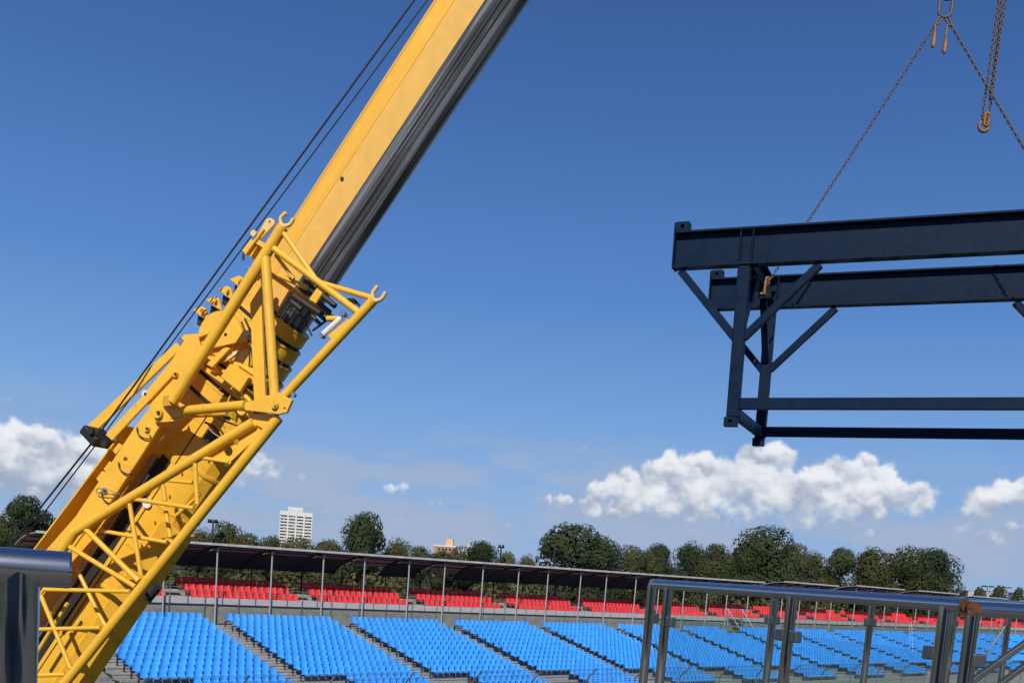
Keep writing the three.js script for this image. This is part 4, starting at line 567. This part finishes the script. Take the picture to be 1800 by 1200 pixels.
function balustrade(label, rail, rr, posts, panes, extra) {             // rail: points of the handrail's centre; posts: points on it
  const b = rail[0].clone().setY(DK), t = thing('glass_balustrade', label, 'balustrade', [b.x, b.y, b.z]), l = (p) => p.clone().sub(b);
  mesh('handrail', rail.slice(1).map((p, i) => rod(l(rail[i]), l(p), rr, 28)), M.railSteel, t);
  for (const p of posts) { const q = l(p); mesh('post', [rod(V(q.x, 0, q.z), V(q.x, q.y - rr * 0.2, q.z), rr * 0.98, 24)], M.chrome, t); mesh('base_flange', new THREE.CylinderGeometry(rr * 2, rr * 2, 0.012, 24).translate(q.x, 0.006, q.z), M.chrome, t); }
  for (const [p, q, c0 = 1, c1 = 1] of panes) {                          // a glass pane between two post heads, gripped by clamps
    const a = l(p), c = l(q), d = c.clone().sub(a).setY(0), n = d.clone().normalize(), g = rr + 0.035, A = a.clone().addScaledVector(n, g), C = c.clone().addScaledVector(n, -g), len = A.clone().setY(0).distanceTo(C.clone().setY(0)), ang = Math.atan2(-d.z, d.x), h = 0.86;
    mesh('glass_pane', box(len, h, 0.01, 0, 0, 0).rotateY(ang).translate((A.x + C.x) / 2, 0.09 + h / 2, (A.z + C.z) / 2), M.glass, t);
    for (const [e, s, on] of [[a, 1, c0], [c, -1, c1]]) if (on) for (const y of [0.18, e.y - 0.185]) { const o = e.clone().addScaledVector(n, s * (rr + 0.018)); mesh('glass_clamp', rbox(0.05, 0.05, 0.034, 0, 0, 0, 0.006).rotateY(ang).translate(o.x, y, o.z), M.clamp, t); }
  }
  extra?.(t, l);
}
{
  const RR = 0.0252, A0r = atZ(1153, 1027, -5.4), A1 = atZ(1694, 1064, -3.75), onA = (x) => { let lo = 0, hi = 1; for (let i = 0; i < 30; i++) { const m = (lo + hi) / 2; if (toPx(A0r.clone().lerp(A1, m))[0] < x) lo = m; else hi = m; } return A0r.clone().lerp(A1, lo); };
  const a1 = onA(1176), a2 = onA(1394), a3 = onA(1664);
  balustrade('polished steel and glass balustrade run with clamps, nearest the hanging frame', [A0r, A1], RR, [a1, a2, a3], [[a1, a2], [a2, a3]], (t, l) => { const e = l(A1), d = A1.clone().sub(A0r).normalize(); mesh('rail_end', rod(e.clone().addScaledVector(d, -0.008), e.clone().addScaledVector(d, 0.012), RR * 0.99, 20), M.rust, t); });
  const C0r = atZ(1147, 1025.5, -5.5), C1 = atZ(1815, 1062, -9.4), onC = (x) => { let lo = 0, hi = 1; for (let i = 0; i < 30; i++) { const m = (lo + hi) / 2; if (toPx(C0r.clone().lerp(C1, m))[0] < x) lo = m; else hi = m; } return C0r.clone().lerp(C1, lo); };
  const c = [1147, 1364, 1536, 1682, 1778].map(onC);
  balustrade('farther steel and glass balustrade run receding behind the clamped one', [C0r, C1], 0.0248, c, [[c[0], c[1]], [c[1], c[2]], [c[2], c[3]], [c[3], c[4]]], (t, l) => mesh('toe_rail', beamBox(l(c[1]).setY(0.32), l(c[4]).setY(0.32), 0.03, 0.05), M.clamp, t));
  const B0 = atZ(1711, 1070, -3.72), B1r = atZ(1840, 1078, -3.75), b0 = onA(1664).clone().lerp(B0, 1);
  balustrade('short steel balustrade run starting at the rusty round cap', [B0, B1r], RR, [atZ(1712, 1072, -3.73)], [[B0, atZ(1900, 1082, -3.75), 1, 0]], (t, l) => { const e = l(B0), tw = V(-0.25, 0, 1).normalize(); mesh('rusty_cap', [rod(e.clone().addScaledVector(tw, -0.02), e.clone().addScaledVector(tw, 0.034), RR * 1.02, 22)], M.rust, t); });
  const L1 = atZ(121, 1002, -1.40), L0 = L1.clone().add(V(-0.9, 0.0, 0.4)), lq = (() => { let lo = 0, hi = 1; for (let i = 0; i < 30; i++) { const m = (lo + hi) / 2; if (toPx(L0.clone().lerp(L1, m))[0] < 35) lo = m; else hi = m; } return L0.clone().lerp(L1, lo); })();
  balustrade('close polished steel handrail end and post beside the crane boom', [L0, L1], RR, [lq, L0.clone().lerp(L1, 0.1)], [], (t, l) => { const e = l(L1), d = L1.clone().sub(L0).normalize(); mesh('end_cap', rod(e.clone().addScaledVector(d, -0.001), e.clone().addScaledVector(d, 0.003), RR * 0.97, 24), M.chrome, t); });
}
{ // steel stair going down beyond the glass
  const p = atZ(1722, 1190, -8), t = thing('steel_stair', 'dark steel stair stringers slanting down beyond the glass', 'stair', [p.x, 0, p.z]), l = (q) => q.sub(t.position), a = l(atZ(1722, 1188, -8)), b = l(atZ(1812, 1124, -8)), c = l(atZ(1772, 1192, -7.6)), d = l(atZ(1812, 1162, -7.6));
  const dir = (u, w, k) => u.clone().addScaledVector(w.clone().sub(u), k);
  mesh('stringer', beamBox(dir(a, b, -1.2), dir(a, b, 3), 0.06, 0.045), M.stair, t); mesh('stringer', beamBox(dir(c, d, -2), dir(c, d, 4), 0.06, 0.035), M.stair, t); mesh('handrail', rod(l(atZ(1728, 1160, -8)), l(atZ(1768, 1100, -8)), 0.008, 8), M.zinc, t);
  mesh('support', rod(V(a.x - 0.1, 0, a.z), V(a.x - 0.1, a.y + 0.05, a.z), 0.06, 8), M.stair, t);
}
{ // scaffold stair against the red tier
  const t = thing('scaffold_stair', 'white scaffold stair rails slanting over the far red seats', 'stair', [0, 0, 0]), l = (x, y, z) => stw(x, y, z); const o = l(56, 0, -0.7); t.position.set(o.x, 0, o.z); const q = (x, y, z) => l(x, y, z).sub(t.position);
  for (const [x, z] of [[55.2, -0.7], [57.6, -0.6]]) { mesh('stair_rail', rod(q(x, 1.75, z), q(x + 2.6, -0.75, z + 0.4), 0.04, 6), M.white, t); mesh('upright', rod(q(x + 0.2, DECK, z), q(x + 0.2, 1.7, z), 0.03, 6), M.pole, t); }
  mesh('platform_rail', rod(q(55.2, 1.72, -0.7), q(60, 1.72, -0.7), 0.03, 6), M.pole, t);
  for (let k = 0; k < 5; k++) mesh('tread', beamBox(q(55.6 + k * 0.5, 1.2 - k * 0.45, -0.7), q(57.7 + k * 0.5, 1.2 - k * 0.45, -0.6), 0.2, 0.04), M.zinc, t);
}
{ // one worker standing among the shaded red seats
  const J = { pel: [0, 0.86, 0, 0.13], che: [0, 1.22, 0.02, 0.15], neck: [0, 1.4, 0.02, 0.06], head: [0, 1.55, 0.03, 0.095], shl: [-0.18, 1.34, 0, 0.07], shr: [0.18, 1.34, 0, 0.07], ell: [-0.26, 1.08, 0.02, 0.05], elr: [0.25, 1.08, 0.05, 0.05], hal: [-0.25, 0.86, 0.12, 0.04], har: [0.18, 0.9, 0.22, 0.04], hil: [-0.09, 0.84, 0, 0.1], hir: [0.09, 0.84, 0, 0.1], knl: [-0.1, 0.46, 0.03, 0.065], knr: [0.1, 0.46, 0.03, 0.065], anl: [-0.1, 0.08, 0, 0.045], anr: [0.1, 0.08, 0, 0.045], tol: [-0.11, 0.04, 0.15, 0.04], tor: [0.11, 0.04, 0.15, 0.04] };
  const bones = [['pel', 'che'], ['che', 'neck'], ['neck', 'head'], ['shl', 'shr'], ['shl', 'ell'], ['ell', 'hal'], ['shr', 'elr'], ['elr', 'har'], ['hil', 'hir'], ['hil', 'knl'], ['knl', 'anl'], ['anl', 'tol'], ['hir', 'knr'], ['knr', 'anr'], ['anr', 'tor']];
  const sdf = (p) => { let d = 9; for (const [a, b] of bones) { const A = J[a], Bq = J[b], bx = Bq[0] - A[0], by = Bq[1] - A[1], bz = Bq[2] - A[2], t = Math.min(1, Math.max(0, ((p.x - A[0]) * bx + (p.y - A[1]) * by + (p.z - A[2]) * bz) / (bx * bx + by * by + bz * bz))), e = Math.hypot(p.x - A[0] - bx * t, p.y - A[1] - by * t, p.z - A[2] - bz * t) - A[3] - (Bq[3] - A[3]) * t, k = 0.05, h = Math.max(k - Math.abs(d - e), 0) / k; d = Math.min(d, e) - h * h * k / 4; } return d; };
  const N = 96, mc = new MarchingCubes(N, M.dark, false, false, 60000); mc.isolation = 0; const S = 0.86;
  for (let z = 0; z < N; z++) for (let y = 0; y < N; y++) for (let x = 0; x < N; x++) mc.field[x + y * N + z * N * N] = -sdf(V((x - N / 2) / (N / 2) * S, (y - N / 2) / (N / 2) * S + 0.83, (z - N / 2) / (N / 2) * S));
  mc.update(); const n = mc.count, pos = new Float32Array(n * 3), nor = new Float32Array(n * 3), col = new Float32Array(n * 3);
  for (let i = 0; i < n; i++) { const x = mc.positionArray[i * 3] * S, y = mc.positionArray[i * 3 + 1] * S + 0.83, z = mc.positionArray[i * 3 + 2] * S; pos.set([x, y, z], i * 3); nor.set([mc.normalArray[i * 3], mc.normalArray[i * 3 + 1], mc.normalArray[i * 3 + 2]], i * 3); const arm = Math.abs(x) > 0.2 && y < 1.1 && y > 0.7; col.set(y > 1.44 || arm ? [0.42, 0.25, 0.17] : y > 0.84 ? [0.10, 0.42, 0.07] : y > 0.1 ? [0.03, 0.035, 0.06] : [0.02, 0.02, 0.02], i * 3); }
  const g = new THREE.BufferGeometry(); g.setAttribute('position', new THREE.BufferAttribute(pos, 3)); g.setAttribute('normal', new THREE.BufferAttribute(nor, 3)); g.setAttribute('color', new THREE.BufferAttribute(col, 3)); g.setAttribute('uv', new THREE.BufferAttribute(new Float32Array(n * 2), 2)); g.userData = { keep: true };
  const o = stw(16.6, 1.25, -3.0), t = thing('person', 'person in green shirt and grey hat standing among shaded red seats', 'person', [o.x, o.y, o.z]); t.rotation.y = STA + 0.4;
  mesh('body', g, std([1, 1, 1], 0.85, { vertexColors: true }), t);
  mesh('hat', new THREE.LatheGeometry([[0.17, 0], [0.165, 0.012], [0.105, 0.02], [0.1, 0.08], [0.07, 0.115], [0, 0.12]].map(([a, b]) => new THREE.Vector2(a, b)), 18).translate(0, 1.575, 0.03), std([0.3, 0.3, 0.34], 0.9, DS), t);
  mesh('hair', new THREE.SphereGeometry(0.103, 14, 8, 0, Math.PI * 2, 0, 1.9).rotateX(-0.7).translate(0, 1.535, 0.012), M.black, t);
  for (const x of [-0.035, 0.035]) mesh('eye', new THREE.SphereGeometry(0.012, 8, 6).translate(x, 1.55, 0.122), M.black, t); mesh('nose', new THREE.ConeGeometry(0.016, 0.04, 8).rotateX(0.3).translate(0, 1.53, 0.128), std([0.42, 0.25, 0.17], 0.8), t);
}
renderer.render(scene, camera);
